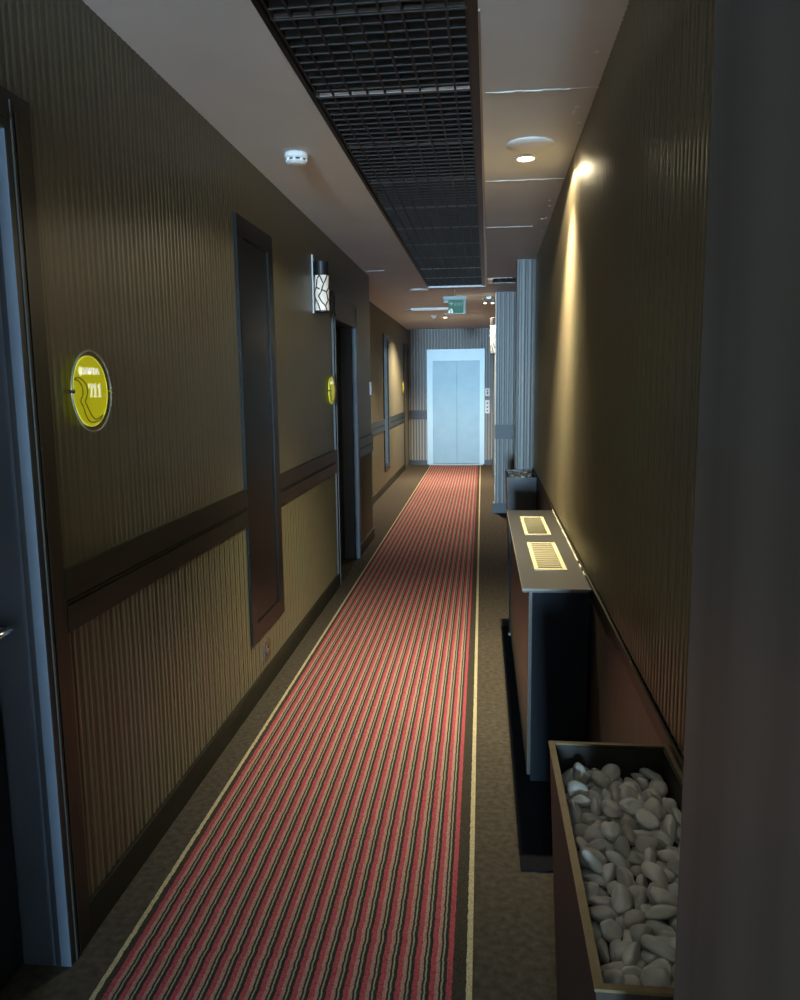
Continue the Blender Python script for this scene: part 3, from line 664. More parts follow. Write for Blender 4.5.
NEAR=[(2,0.032,0.189,0.8698,0.6644,0.17,-0.18,0.58,-0.77),(6,0.035,0.2341,0.8918,0.6622,0.65,0.45,0.21,0.57),(0,0.0337,0.308,0.8856,0.6624,0.01,-0.11,-0.98,0.14),
(0,0.0244,0.2207,0.9826,0.6605,0.12,-0.89,-0.44,0.07),(0,0.0314,0.2454,0.9511,0.666,0.27,-0.24,0.03,0.93),(7,0.0373,0.3285,0.9844,0.6627,0.94,-0.17,-0.07,0.28),
(4,0.0257,0.1669,1.0324,0.6558,0.47,-0.49,-0.71,0.17),(3,0.0282,0.2656,1.0998,0.6627,0.05,-0.85,-0.49,-0.15),(0,0.0307,0.3034,1.0202,0.6783,0.4,-0.78,-0.1,0.46),
(5,0.0252,0.2289,1.1599,0.6653,0.28,-0.33,-0.9,0.03),(0,0.0306,0.2538,1.182,0.6657,0.88,-0.13,0.19,0.41),(2,0.031,0.3167,1.1564,0.6569,0.04,0.9,0.39,-0.2),
(5,0.0373,0.1985,1.2551,0.6759,0.05,0.11,-0.79,-0.6),(0,0.0294,0.2706,1.2418,0.6615,0.08,-0.96,-0.27,-0),(3,0.03,0.2876,1.2157,0.6632,0.05,-0.42,-0.9,-0.09),
(7,0.0354,0.2272,1.2778,0.6654,0.86,-0.23,-0.33,0.32),(0,0.0353,0.2955,1.2649,0.6674,0.28,-0.17,-0.4,0.86),(4,0.0245,0.3418,1.2733,0.6558,0.41,-0.31,-0.81,0.28),
(4,0.0275,0.1721,1.3592,0.658,0.26,-0.72,-0.64,0.01),(2,0.0332,0.2206,1.3967,0.6568,0.14,-0.91,0.32,0.21),(4,0.0294,0.2959,1.345,0.667,0.16,0.15,0.05,-0.97),
(3,0.0375,0.1884,1.439,0.6649,0.14,0.5,-0.85,0.05),(2,0.0302,0.2537,1.4768,0.6635,0.23,-0.01,-0.45,0.86),(7,0.0271,0.3032,1.4088,0.6606,0.46,-0.09,0.17,-0.87),
(0,0.0343,0.1717,0.8962,0.6696,0.49,0.49,0.7,0.17),(4,0.0344,0.229,0.9509,0.6643,0.4,-0.74,-0.13,-0.53),(3,0.0375,0.3241,0.9504,0.6595,0.84,-0.17,-0.12,-0.5),
(0,0.0293,0.1685,0.9876,0.6657,0.55,-0.44,0.41,-0.58),(1,0.0371,0.2919,1.0009,0.6633,0.05,-0.88,0.4,-0.26),(4,0.0243,0.3157,1.0239,0.6668,0.32,0.54,-0.59,-0.51),
(3,0.0277,0.2147,1.0714,0.6654,0.29,0.83,-0.44,0.18),(7,0.0348,0.2223,1.0468,0.6703,0.55,-0.71,-0.18,0.4),(3,0.0278,0.3156,1.1072,0.6624,0.1,-0.56,-0.82,-0.1),
(3,0.0361,0.1756,1.13,0.6593,0.49,-0.2,-0.01,-0.85),(1,0.0285,0.2917,1.1183,0.6682,0.87,0.3,-0.06,0.39),(1,0.0326,0.3419,1.1191,0.668,0.5,0.43,-0.42,-0.62),
(4,0.0291,0.1707,1.2005,0.6559,0.45,-0.42,-0.76,0.21),(0,0.0356,0.2269,1.1936,0.6681,0.9,-0.33,0.28,-0.09),(0,0.0266,0.3437,1.2065,0.6636,0.3,0.56,0.76,0.11),
(2,0.0344,0.1926,1.3415,0.6568,0.02,-0.96,-0.14,0.24),(4,0.0317,0.2387,1.3083,0.6559,0.48,-0.56,-0.66,0.12),(4,0.0342,0.314,1.2934,0.6564,0.54,-0.59,-0.6,0.09),
(7,0.0256,0.2012,1.3854,0.6611,0.58,-0,0.18,-0.79),(5,0.0276,0.2598,1.3363,0.6659,0.23,-0.28,-0.91,0.21),(7,0.0253,0.3355,1.3401,0.6604,0.24,0.19,0.95,-0.05),
(2,0.0284,0.211,1.4794,0.6623,0.07,-0.85,0.07,0.51),(1,0.0274,0.2513,1.407,0.6678,0.09,-0.2,0.53,-0.82),(1,0.0243,0.3143,1.4808,0.6606,0.19,0.14,-0.95,0.18),
(1,0.031,0.2136,0.9074,0.6679,0.6,0.05,-0.19,-0.77),(2,0.0355,0.2804,0.9139,0.6571,0.16,-0.77,0.6,0.13),(3,0.026,0.3478,0.885,0.6706,0.58,0.18,-0.56,-0.57),
(3,0.0265,0.1812,0.9335,0.6583,0.33,-0.15,0.05,-0.93),(1,0.0335,0.268,0.9738,0.6693,0.91,-0.38,0.15,0.12),(0,0.0295,0.2893,0.9549,0.6661,0.93,-0.25,0.25,0.1),
(0,0.0249,0.1898,1.0973,0.6642,0.8,-0.6,-0.06,0.03),(6,0.0319,0.2516,1.0325,0.6695,0.02,-0.38,-0.91,-0.17),(7,0.037,0.3247,1.0838,0.6626,0.08,-0.02,0.22,-0.97),
(6,0.0287,0.2064,1.1198,0.6682,0.53,-0.17,-0.06,0.83),(1,0.0347,0.2339,1.1124,0.6683,0.66,0.69,0.29,0.01),(4,0.0337,0.3402,1.1659,0.656,0.17,-0.71,0.49,-0.47),
(1,0.0366,0.1991,1.2237,0.6704,0.15,-0.04,0.9,0.42),(0,0.0309,0.2473,1.2146,0.6619,0.05,0.04,1,0),(0,0.0313,0.2976,1.1809,0.662,0.13,-0.91,0.4,-0),
(2,0.0376,0.1699,1.3235,0.6631,0.52,-0.63,0.54,0.2),(3,0.0376,0.2961,1.3105,0.6649,0.11,-0.5,-0.86,-0.1),(2,0.0327,0.3418,1.2697,0.6712,0.08,-0.79,-0.38,0.48),
(4,0.0279,0.176,1.4078,0.6559,0.43,-0.86,-0.09,-0.25),(0,0.0328,0.2615,1.3894,0.6671,0.82,0.01,0.02,0.57),(4,0.0284,0.342,1.3976,0.6559,0.14,-0.68,0.54,-0.48),
(2,0.0316,0.1918,1.4771,0.6568,0.07,-0.97,0.09,0.22),(4,0.0353,0.2967,1.4497,0.656,0.43,-0.36,-0.79,0.25),(2,0.0251,0.3387,1.48,0.6628,0.58,-0.06,-0.2,0.78),
(5,0.024,0.1927,0.8969,0.6655,0.53,-0.05,0.07,0.85),(7,0.0256,0.2519,0.9238,0.6607,0.01,-0.97,0.13,0.22),(3,0.0378,0.3032,0.9285,0.6825,0.66,-0.01,-0.18,-0.73),
(4,0.0338,0.208,1.0074,0.6559,0.49,-0.57,-0.65,0.11),(6,0.0376,0.2222,1.0126,0.6734,0.61,-0.15,-0.31,-0.72),(1,0.0309,0.3354,1.0135,0.6679,0.83,0.45,0.29,0.15),
(2,0.0329,0.2045,1.0874,0.657,0.27,-0.21,0.93,-0.13),(0,0.0289,0.2379,1.087,0.6669,0.6,-0.11,0.57,-0.54),(4,0.0308,0.2971,1.075,0.6561,0.43,-0.39,-0.78,0.21),
(5,0.0249,0.1672,1.161,0.6637,0.09,-0.93,-0.36,0.05),(4,0.0325,0.2696,1.1373,0.6689,0.97,0.08,0.21,0.03),(5,0.0306,0.2637,1.0949,0.6792,0.65,0.04,-0.27,0.71),
(4,0.029,0.1973,1.1857,0.6559,0.33,-0.85,0.19,-0.37),(5,0.034,0.2207,1.2355,0.6667,0.12,-0.97,-0.2,0.01),(6,0.0284,0.3396,1.2469,0.6744,0.22,-0.65,0.26,-0.68),
(2,0.0362,0.1998,1.3221,0.6574,0.18,-0.09,0.97,-0.09),(7,0.0314,0.254,1.2752,0.6616,0.2,0.54,0.8,-0.14),(3,0.0256,0.276,1.2707,0.6765,0.06,-0.18,0.98,-0.05),
(1,0.0374,0.1779,1.3907,0.675,0.08,-0.91,-0.32,-0.25),(7,0.0339,0.2699,1.3836,0.6818,0.16,-0.84,0.49,0.18),(1,0.0326,0.2919,1.3816,0.6647,0.36,-0.46,-0.79,0.17),
(3,0.0273,0.2202,1.4557,0.66,0.02,-0.12,-0.06,-0.99),(7,0.0323,0.2319,1.4285,0.6616,0.98,-0.2,-0.01,0.04),(5,0.0364,0.3345,1.4391,0.6695,0.69,0.17,-0.11,-0.69),
(2,0.0351,0.2525,0.8981,0.6803,0.11,0.7,0.67,-0.22),(4,0.0258,0.2626,0.8874,0.6559,0.47,-0.49,-0.71,0.17),(2,0.0246,0.3405,0.9218,0.662,0.66,-0.26,-0.37,0.6),
(4,0.0336,0.1834,0.9622,0.657,0.17,0.33,-0.79,0.49),(3,0.0274,0.2569,1.0156,0.6679,0.42,-0.51,-0.35,-0.66),(0,0.0367,0.2981,0.9728,0.68,0.5,-0.33,0.79,0.15),
(1,0.034,0.1813,1.0184,0.6753,0.73,0.39,0.54,-0.11),(2,0.0248,0.2573,1.0766,0.6621,0.11,-0.16,0.42,-0.88),(7,0.031,0.2847,1.0307,0.6671,0.02,-0.26,0.94,-0.24),
(6,0.0347,0.2069,1.0834,0.6813,0.57,0.33,0.17,0.73),(5,0.0252,0.2298,1.1393,0.6651,0.22,0.08,-0.18,-0.96),(6,0.0353,0.3267,1.1347,0.6766,0.9,0.39,-0.12,0.16),
(5,0.0369,0.1727,1.1833,0.6819,0.05,-0.97,0.23,0.05),(7,0.0313,0.2682,1.2294,0.678,0.1,-0.08,-0.29,0.95),(4,0.0344,0.3177,1.2015,0.6559,0.24,-0.78,0.38,-0.44),
(1,0.0246,0.2125,1.2993,0.6631,0.37,-0.83,-0.33,-0.28),(5,0.0345,0.2553,1.2969,0.6737,0.18,-0.85,-0.37,0.33),(5,0.032,0.3394,1.3006,0.6717,0.54,0.54,0.43,0.48),
(6,0.0354,0.2327,1.3335,0.6817,0.69,0.46,-0.47,-0.32),(4,0.035,0.2295,1.3615,0.6559,0.16,-0.7,0.51,-0.47),(6,0.0283,0.3454,1.3632,0.6723,0.52,0.1,-0.25,0.81),
(3,0.0319,0.1819,1.4693,0.6673,0.17,0.09,-0.45,0.87),(1,0.0377,0.2629,1.4403,0.6635,0.14,0.47,-0.83,0.26),(1,0.036,0.2799,1.4211,0.6745,0.1,0.81,-0.58,0.07),
(5,0.0366,0.2244,0.9188,0.6886,0.54,-0.21,0.47,0.66),(3,0.03,0.2729,0.8908,0.6665,0.58,-0.47,0.12,-0.66),(4,0.0297,0.301,0.8944,0.6699,0.1,-0.59,0.36,-0.72),
(6,0.0246,0.1865,0.9918,0.6674,0.59,-0.53,-0.49,0.35),(0,0.0316,0.2512,1.0018,0.662,0.05,0.06,1,0),(4,0.0314,0.3257,1.0018,0.6741,0.47,-0.71,-0.49,-0.19),
(4,0.0303,0.1808,1.0721,0.6559,0.31,-0.04,-0.87,0.39),(4,0.0329,0.2829,1.0515,0.6748,0.61,0,-0.29,-0.74),(0,0.0366,0.3402,1.055,0.6683,0.61,-0.56,-0.39,0.41),
(5,0.0329,0.1935,1.152,0.6685,0.84,-0.32,-0.43,0.11),(2,0.0298,0.22,1.132,0.6734,0.31,-0.74,0.59,0.08),(4,0.0373,0.2676,1.0805,0.6853,0.35,0.41,-0.82,0.18),
(5,0.0349,0.2201,1.2443,0.6923,0.2,0.43,-0.88,-0),(1,0.0249,0.25,1.192,0.6749,0.34,0.32,-0.73,0.5),(1,0.0296,0.3204,1.2357,0.6618,0.21,0.2,-0.93,0.2),
(3,0.0315,0.1743,1.2721,0.667,0.17,0.55,-0.31,0.76),(6,0.0357,0.3055,1.3352,0.6819,0.47,0.53,0.33,0.63),(0,0.035,0.3234,1.2774,0.6785,0.56,-0.36,0.61,-0.43),
(7,0.0367,0.1779,1.3584,0.6789,0.27,0.31,0.87,-0.27),(3,0.0263,0.2391,1.3866,0.6718,0.49,0.13,-0.86,-0.02),(3,0.035,0.3151,1.3959,0.6641,0.93,0.17,-0.22,0.23),
(5,0.037,0.1923,1.4522,0.6795,0.26,-0.64,-0.05,-0.72),(1,0.0272,0.2293,1.4805,0.6695,0.13,-0.93,-0.07,0.35),(0,0.0315,0.3063,1.4636,0.6721,0.37,-0.06,-0.88,0.29),
(4,0.0309,0.2008,0.8868,0.6764,0.37,-0.87,0.02,-0.32),(7,0.0315,0.2543,0.9167,0.6735,0.13,0.14,-0.11,0.98),(3,0.0284,0.3121,0.9121,0.6584,0.87,-0.02,-0.16,0.47),
(1,0.0329,0.196,0.9389,0.6734,0.52,0.66,0.52,-0.14),(4,0.0299,0.2337,0.9766,0.6633,0.4,0.29,-0.82,0.3),(3,0.0279,0.3319,0.9616,0.6771,0.32,-0.26,0.06,-0.91),
(1,0.0286,0.193,1.0451,0.6615,0.25,-0.86,-0.42,-0.16),(1,0.0253,0.2401,1.0673,0.6695,0.25,-0.51,-0.65,-0.51),(1,0.0259,0.3186,1.0514,0.661,0.1,0.52,-0.81,0.24),
(4,0.0241,0.1688,1.1026,0.6697,0.36,-0.6,-0.67,-0.25),(2,0.0325,0.2498,1.1429,0.6619,0.01,-0.73,-0.39,0.56),(6,0.0315,0.3126,1.1676,0.6757,0.09,-0.28,-0.55,-0.78),
(1,0.0265,0.1678,1.2276,0.6771,0.74,0.08,0.37,0.56),(4,0.0306,0.2667,1.1906,0.6703,0.78,-0.27,-0.47,0.32),(0,0.0327,0.2997,1.2046,0.6757,0.02,0.37,0.89,-0.26),
(3,0.0308,0.211,1.3433,0.6744,0.47,0.24,-0.71,-0.47),(6,0.0357,0.2865,1.2977,0.6872,0.26,-0.58,-0.66,0.41),(0,0.0315,0.3189,1.353,0.662,0.06,-0.55,0.83,-0.1),
(1,0.0304,0.2062,1.3674,0.671,0.35,-0.27,0.7,0.57),(7,0.0247,0.2799,1.3642,0.6603,0.09,0.89,0.38,-0.23),(1,0.0322,0.3126,1.3736,0.678,0.12,-0.5,-0.85,-0.05),
(5,0.0352,0.2334,1.4397,0.6788,0.34,0.26,-0.86,0.26),(5,0.0362,0.2493,1.4632,0.6736,0.77,0.29,-0.34,0.47),(4,0.0332,0.3321,1.47,0.6702,0.39,-0.09,-0.82,0.41),
(4,0.0346,0.1705,0.9212,0.6738,0.17,-0.69,0.26,-0.66),(5,0.0334,0.2791,0.9033,0.6887,0.24,-0.83,-0.26,-0.43),(1,0.0377,0.3322,0.9209,0.6786,0.36,-0.8,-0.47,-0.12),
(3,0.0254,0.1981,0.9866,0.6707,0.2,0.33,-0.48,0.79),(7,0.0292,0.2504,0.9911,0.6781,0.16,-0.98,0.03,0.15),(1,0.032,0.3422,0.9902,0.6793,0.58,0.31,-0.53,-0.53),
(0,0.0331,0.172,1.0537,0.6775,0.44,-0.2,-0.1,0.87),(2,0.0262,0.2599,1.0644,0.6566,0.15,0.52,0.82,-0.19),(3,0.0315,0.2939,1.0499,0.6718,0.17,-0.69,-0.22,-0.67),
(2,0.0288,0.1733,1.141,0.6683,0.11,0.34,0.85,-0.38),(0,0.0312,0.2838,1.1624,0.6667,0.15,0.4,0.87,-0.26),(1,0.0275,0.304,1.0774,0.6786,0.92,-0.24,0.26,0.18),
(7,0.0246,0.198,1.2755,0.6732,0.49,-0.42,0.61,0.45),(6,0.0263,0.25,1.2578,0.6831,0.46,-0.44,-0.54,0.55),(6,0.0318,0.3372,1.216,0.6769,0.48,0.18,-0.85,-0.13),
(2,0.0276,0.203,1.2804,0.6689,0.76,0.37,0,-0.53),(2,0.0276,0.1962,1.307,0.6707,0.48,-0.84,0.06,0.23),(4,0.0272,0.3419,1.2944,0.6882,0.53,-0.31,-0.76,0.22),
(3,0.0321,0.1802,1.3778,0.6866,0.59,0.25,-0.4,0.66),(0,0.0244,0.2634,1.3594,0.6778,0.1,0.1,0.37,-0.92),(1,0.037,0.2664,1.3387,0.6847,0.2,-0.96,-0.2,0.04),
(2,0.0272,0.2238,1.4674,0.6723,0.87,-0.46,0.18,0.02),(3,0.0339,0.2446,1.38,0.6822,0.02,-0.71,0.16,-0.68),(7,0.0276,0.308,1.4375,0.6762,0.1,-0.54,-0.67,0.5),
(1,0.0256,0.1893,0.9179,0.6769,0.93,0.34,-0.01,-0.11),(3,0.0355,0.2669,0.9354,0.6844,0.02,-0.22,0.15,-0.96),(0,0.034,0.3398,0.8959,0.6807,0.67,0.51,0.55,-0.01),
(3,0.0277,0.2022,0.9645,0.6773,0.52,-0.4,-0.72,-0.2),(4,0.0348,0.2388,0.9704,0.6827,0.4,-0.1,-0.78,0.47),(0,0.0304,0.2638,0.9787,0.6879,0,0.18,0.81,-0.55),
(3,0.0253,0.1741,1.0804,0.6725,0.56,-0.48,-0.22,-0.64),(3,0.0359,0.2555,1.0511,0.6799,0.74,-0.36,-0.34,-0.45),(1,0.0288,0.3189,1.0612,0.674,0.03,0.83,0.56,0.04),
(4,0.0306,0.1746,1.1544,0.6881,0.51,-0.12,-0.8,0.28),(6,0.0352,0.2653,1.1404,0.683,0.19,0.48,0.6,0.61),(0,0.0317,0.34,1.1783,0.6834,0.87,-0.21,0.44,0.07),
(2,0.0323,0.1815,1.203,0.6752,0.32,0.01,0.71,-0.62),(5,0.0298,0.2301,1.2118,0.6785,0.65,-0.33,-0.67,-0.12),(0,0.0254,0.296,1.2453,0.6725,0.7,-0.59,0.08,-0.39),
(1,0.0308,0.1751,1.2929,0.662,0.15,0.43,-0.85,0.25)]
FAR=[(0,0.0291,0.2723,6.0991,0.6711,0.97,0.12,0.05,0.19),(3,0.0353,0.3198,6.0908,0.6642,0.81,0.04,-0.21,0.54),(5,0.0345,0.3838,6.1079,0.6742,0.74,0.17,-0.04,-0.65),
(5,0.0389,0.233,6.1716,0.6753,0.8,0.13,0.14,0.57),(2,0.0319,0.3364,6.1339,0.6617,0.16,0.57,0.78,-0.18),(7,0.0376,0.3754,6.2261,0.6676,0.01,-0,-0.2,0.98),
(7,0.0299,0.2632,6.2826,0.6663,0.22,-0.4,0.88,0.1),(7,0.034,0.3157,6.2675,0.667,0.16,-0.03,-0.21,0.96),(7,0.0338,0.3851,6.2735,0.6671,0.21,-0.54,0.81,0.13),
(4,0.0373,0.2469,6.3075,0.661,0.18,0.21,-0.84,0.46),(6,0.0317,0.3124,6.2992,0.6663,0.05,-0.17,-0.55,-0.82),(5,0.0367,0.3899,6.3204,0.6726,0.03,-0.48,0.85,-0.22),
(4,0.0351,0.2663,6.3952,0.6609,0.44,-0.37,-0.78,0.24),(3,0.0393,0.3144,6.4186,0.6646,0.96,-0.06,-0.16,0.24),(3,0.0361,0.3469,6.4467,0.6733,0.36,-0.13,-0.92,0.07),
(4,0.0295,0.2527,6.492,0.6609,0.08,-0.62,0.61,-0.49),(3,0.0298,0.3027,6.4665,0.6636,0.84,-0.15,-0.06,-0.52),(5,0.0339,0.3686,6.4574,0.6717,0.05,-0.66,-0.74,0.09),
(6,0.0383,0.2443,6.5189,0.6751,0.56,0.15,-0.06,-0.81),(1,0.0283,0.278,6.5525,0.6664,0.15,0.32,-0.91,0.21),(5,0.0297,0.3919,6.5437,0.6718,0.46,0.13,-0.15,-0.87),
(2,0.036,0.2267,6.1073,0.6619,0.2,-0.74,0.62,0.15),(0,0.0399,0.2887,6.0787,0.677,0.87,-0.35,0.32,0.12),(5,0.0311,0.3489,6.0729,0.673,0.66,-0.2,-0.61,0.39),
(1,0.0341,0.2783,6.1476,0.6677,0.25,-0.18,-0.95,0.11),(0,0.0342,0.3016,6.1691,0.6726,0.52,-0.01,0.02,0.85),(3,0.0367,0.3437,6.1745,0.6644,0.24,-0.17,0.05,-0.95),
(2,0.039,0.2406,6.2191,0.662,0.04,0.89,0.38,-0.23),(5,0.0315,0.3025,6.1984,0.6728,0.64,-0.16,-0.75,0.05),(4,0.0304,0.3338,6.2278,0.6609,0.49,-0.8,-0.34,-0.11),
(7,0.0305,0.2491,6.3355,0.6663,0.11,-0.03,-0.19,0.97),(1,0.0306,0.3434,6.3267,0.6752,0.06,0.78,0.48,0.39),(5,0.0327,0.339,6.3528,0.6709,0.09,-0.08,-0.98,0.14),
(3,0.0363,0.2379,6.3796,0.6644,0.77,0.05,-0.21,0.6),(5,0.0395,0.2973,6.3617,0.6731,0.03,0.29,-0.94,0.17),(6,0.0392,0.3967,6.3958,0.6792,0.2,0.55,-0.78,-0.23),
(6,0.0363,0.2509,6.448,0.6762,0.14,0.3,-0.94,-0.08),(2,0.04,0.2863,6.504,0.6717,0.42,-0.1,0.18,-0.88),(0,0.0295,0.3853,6.4393,0.6705,0.74,-0.37,-0.21,0.52),
(4,0.0293,0.2404,6.5884,0.6609,0.18,0.22,-0.84,0.47),(4,0.03,0.3161,6.5622,0.6609,0.27,0.04,-0.87,0.42),(2,0.0336,0.352,6.5687,0.6696,0.61,-0.18,0.22,-0.74),
(0,0.0338,0.2531,6.1206,0.6675,0.04,-0.76,0.65,-0.05),(5,0.0366,0.3219,6.074,0.6843,0.36,0.18,-0.72,0.57),(3,0.0328,0.3857,6.1383,0.6678,0.94,0.17,-0.15,0.25),
(7,0.0358,0.2805,6.2005,0.6683,0.87,-0.08,0.16,-0.45),(3,0.0386,0.2758,6.2296,0.6709,0.14,-0.42,-0.88,-0.14),(3,0.0339,0.3777,6.172,0.664,0.95,-0.13,-0.1,-0.26),
(2,0.0336,0.2261,6.2429,0.6687,0.11,-0.72,-0.25,0.64),(1,0.0371,0.2912,6.27,0.6744,0.77,0.12,-0.06,0.62),(0,0.0398,0.3578,6.2678,0.674,0.52,-0.22,0.37,-0.74),
(4,0.0361,0.246,6.3666,0.6714,0.16,0.21,-0.92,0.27),(7,0.0361,0.2866,6.3263,0.6673,0.83,-0.17,-0.11,0.52),(6,0.0348,0.375,6.3469,0.6755,0.15,0.44,-0.88,-0.05),
(4,0.0289,0.2843,6.4383,0.6609,0.08,0.39,-0.77,0.49),(6,0.0342,0.2941,6.4009,0.6754,0.23,-0.47,-0.54,0.66),(2,0.0376,0.3437,6.3929,0.671,0.96,-0.2,-0.05,0.16),
(4,0.0287,0.226,6.4715,0.6609,0.47,-0.49,-0.71,0.17),(5,0.0289,0.3363,6.4871,0.6718,0.49,0.26,0.26,0.79),(7,0.0399,0.3768,6.5018,0.668,0.2,-0.04,0.19,-0.96),
(5,0.0302,0.2346,6.5374,0.6726,0.19,-0.36,0.3,-0.87),(5,0.0314,0.3451,6.5363,0.6722,0.63,0.27,-0.67,-0.29),(6,0.037,0.3686,6.5697,0.6766,0.01,0.91,0.39,0.13),
(1,0.0324,0.2329,6.0769,0.6698,0.27,-0.88,0.23,-0.3),(2,0.0318,0.2995,6.1184,0.6695,0.29,-0.12,0.25,-0.92),(6,0.0281,0.3608,6.1266,0.6657,0.42,0.45,0.36,0.7),
(2,0.0323,0.2486,6.1595,0.6704,0.48,-0.68,-0.23,0.5),(2,0.033,0.3427,6.2069,0.6618,0.13,-0.95,-0.11,0.27),(5,0.0393,0.3645,6.1961,0.6765,0.84,-0.26,-0.48,0.02),
(7,0.0373,0.2355,6.2728,0.668,0.2,0,0.18,-0.96),(6,0.0307,0.3153,6.2452,0.6727,0.28,0.19,-0.23,-0.91),(1,0.0351,0.3825,6.2564,0.6842,0.04,0.03,0.08,-1),
(6,0.0326,0.2291,6.3279,0.6735,0.58,0.18,0.41,0.68),(2,0.0289,0.3189,6.3327,0.6617,0.13,0.55,0.79,-0.25),(2,0.0283,0.3605,6.3739,0.6616,0.3,-0.36,0.88,-0.05),
(7,0.0309,0.232,6.4266,0.6669,0.19,0.75,0.59,-0.23),(3,0.0346,0.2731,6.4495,0.67,0.86,-0.26,-0.39,-0.2),(5,0.0339,0.3519,6.41,0.6745,0.99,-0.04,0.06,-0.07),
(3,0.0355,0.2725,6.4824,0.6714,0.67,0.33,-0.11,0.66),(2,0.0341,0.3078,6.4819,0.6682,0.11,-0.75,0.65,-0.05),(5,0.0332,0.3607,6.4947,0.6838,0.32,0.14,-0.05,0.93),
(7,0.0313,0.2431,6.5603,0.6664,0.35,-0.07,0.18,-0.91),(1,0.0284,0.2773,6.5866,0.6665,0.2,-0.94,-0.22,-0.17),(0,0.0369,0.3165,6.5849,0.6726,0.21,0.06,0.96,-0.16),
(2,0.0352,0.2531,6.0938,0.6781,0.17,-0.97,0.09,0.13),(2,0.0372,0.2821,6.1278,0.6782,0.16,-0.95,-0.03,0.26),(2,0.0379,0.3761,6.0753,0.6683,0.5,-0.7,0.43,0.28),
(6,0.036,0.2419,6.2051,0.6864,0.71,0.45,0.33,0.42),(0,0.0306,0.2728,6.1758,0.6739,0.43,-0.83,0.3,0.2),(3,0.0332,0.3256,6.1346,0.6792,0.81,-0.33,-0.17,-0.46)]
pebbles(NEAR, 'smooth white pebble among those heaped in the near right planter', 'white pebbles in the near planter', [0, 0, 1, 2, 3])
pebbles(FAR, 'greyish pebble among those heaped in the far planter behind the console', 'pebbles in the far planter', [1, 3, 3, 0], .042)

# ------------------------------------------------------------------ elevator
r = thing('elevator', 'bright brushed steel elevator door at the end of the corridor', 'elevator', (0, YE, 0))
bm = bmesh.new()
box(bm, EX0, EX0 + .105, -.03, .05, .02, EZ); box(bm, EX1 - .085, EX1, -.03, .05, .02, EZ); box(bm, EX0 + .105, EX1 - .085, -.03, .05, 1.89, EZ)
obj('frame', bm, M_steel2, r)
bm = bmesh.new(); box(bm, EX0 + .105, -.457, .012, .035, .025, 1.89); obj('door_panel', bm, M_steel, r)
bm = bmesh.new(); box(bm, -.453, EX1 - .085, .022, .045, .025, 1.89); obj('door_panel', bm, M_steel, r)
B('sill', M_steel2, [(EX0 + .02, EX1 - .02, -.05, .05, .0005, .016)], r)
r = thing('call_panel', 'upper white elevator call plate at right of the steel door', 'button panel', (.098, YE - .0015, 1.25), 'plates beside the elevator')
B('plate', M_white, [(-.042, .042, -.012, 0, 0, .14)], r, bev=.002)
B('button', M_blk, [(-.008, .014, -.016, -.012, .035, .075), (-.008, .014, -.016, -.012, .09, .115)], r)
r = thing('call_panel', 'lower longer white elevator call plate with three dark buttons', 'button panel', (.098, YE - .0015, .94), 'plates beside the elevator')
B('plate', M_white, [(-.042, .042, -.012, 0, 0, .24)], r, bev=.002)
for dz in (.035, .10, .17):
    bm = bmesh.new(); lathe(bm, [(.014, -.016), (.014, -.012)], (0, 0, dz + .012), 'Y', 16); obj('button', bm, M_blk, r)

# ------------------------------------------------------------------ ceiling grid tiles
ORD = ['first', 'second', 'third', 'fourth', 'fifth', 'sixth', 'seventh', 'eighth', 'ninth', 'tenth', 'eleventh', 'twelfth', 'thirteenth']
def tile_mesh(n, w, h):
    bm = bmesh.new(); p = w / n; t = .007
    for i in range(n + 1):
        x = min(max(i * p, t), w - t); box(bm, x - t / 2, x + t / 2, .002, h - .012, 0, .038)
    m_ = round(h / p)
    for j in range(m_):
        y = max(j * h / m_, .005); box(bm, .002, w - .002, y - t / 2, y + t / 2, .0005, .038)
    return bm
M_teed = mat('dark ceiling tee', (.10, .10, .105), .5, noise=.1)
def tee(parent, w, h, m=M_teed): return B('tee_bar', m, [(0, w, h - .009, h - .004, .003, .013)], parent)
base = obj('ceiling_grid_tile', tile_mesh(9, .55, .6), M_grid); tb_ = tee(base, .55, .6)
for i in range(13):
    o = base if i == 0 else copy_tree(base)
    if i in (3, 10, 11):
        bpy.data.objects.remove([q for q in bpy.data.objects if q.parent == o][0]); tee(o, .55, .6, M_tee)
    y = .5 + .6 * i; o.location = (gx(G0 + .014, y), y, ZC + .002); o.rotation_euler = (0, 0, -sl)
    tag(o, 'black open-cell ceiling grid tile, %s from the camera end' % ORD[i], 'ceiling tile', 'black ceiling grid tiles')
o = obj('ceiling_grid_tile', tile_mesh(6, .40, .38), M_grid, loc=(.102, 7.765, ZC + .002))
tag(o, 'short black ceiling grid over the side passage at right', 'ceiling tile')

# ------------------------------------------------------------------ ceiling fittings
def downlight(x, y, label, m):
    r = thing('downlight', label, 'ceiling light', (x, y, ZC), 'recessed downlights')
    bm = bmesh.new(); lathe(bm, [(.052, -.001), (.052, -.006), (.040, -.009), (.034, -.005), (.034, -.002), (.034, -.001)], seg=40); obj('trim_ring', bm, M_white, r)
    bm = bmesh.new(); lathe(bm, [(.031, -.0015), (.030, -.008), (.018, -.011), (.004, -.0115)], seg=32); obj('lamp', bm, m, r, True)
    return r
def spot(x, y, e, ang, col, z=ZC - .016, blend=.6, rad=.03):
    l = bpy.data.lights.new('downlight_or_fill', 'SPOT'); l.energy = e; l.color = col; l.spot_size = math.radians(ang); l.spot_blend = blend; l.shadow_soft_size = rad
    o = bpy.data.objects.new('downlight_or_fill', l); C.objects.link(o); o.location = (x, y, z); return o
downlight(.192, 3.735, 'lit warm downlight in the right ceiling strip beyond the round cover', M_bulb)
downlight(-.55, 11.93, 'lit warm downlight in the ceiling before the elevator', M_bulb2)
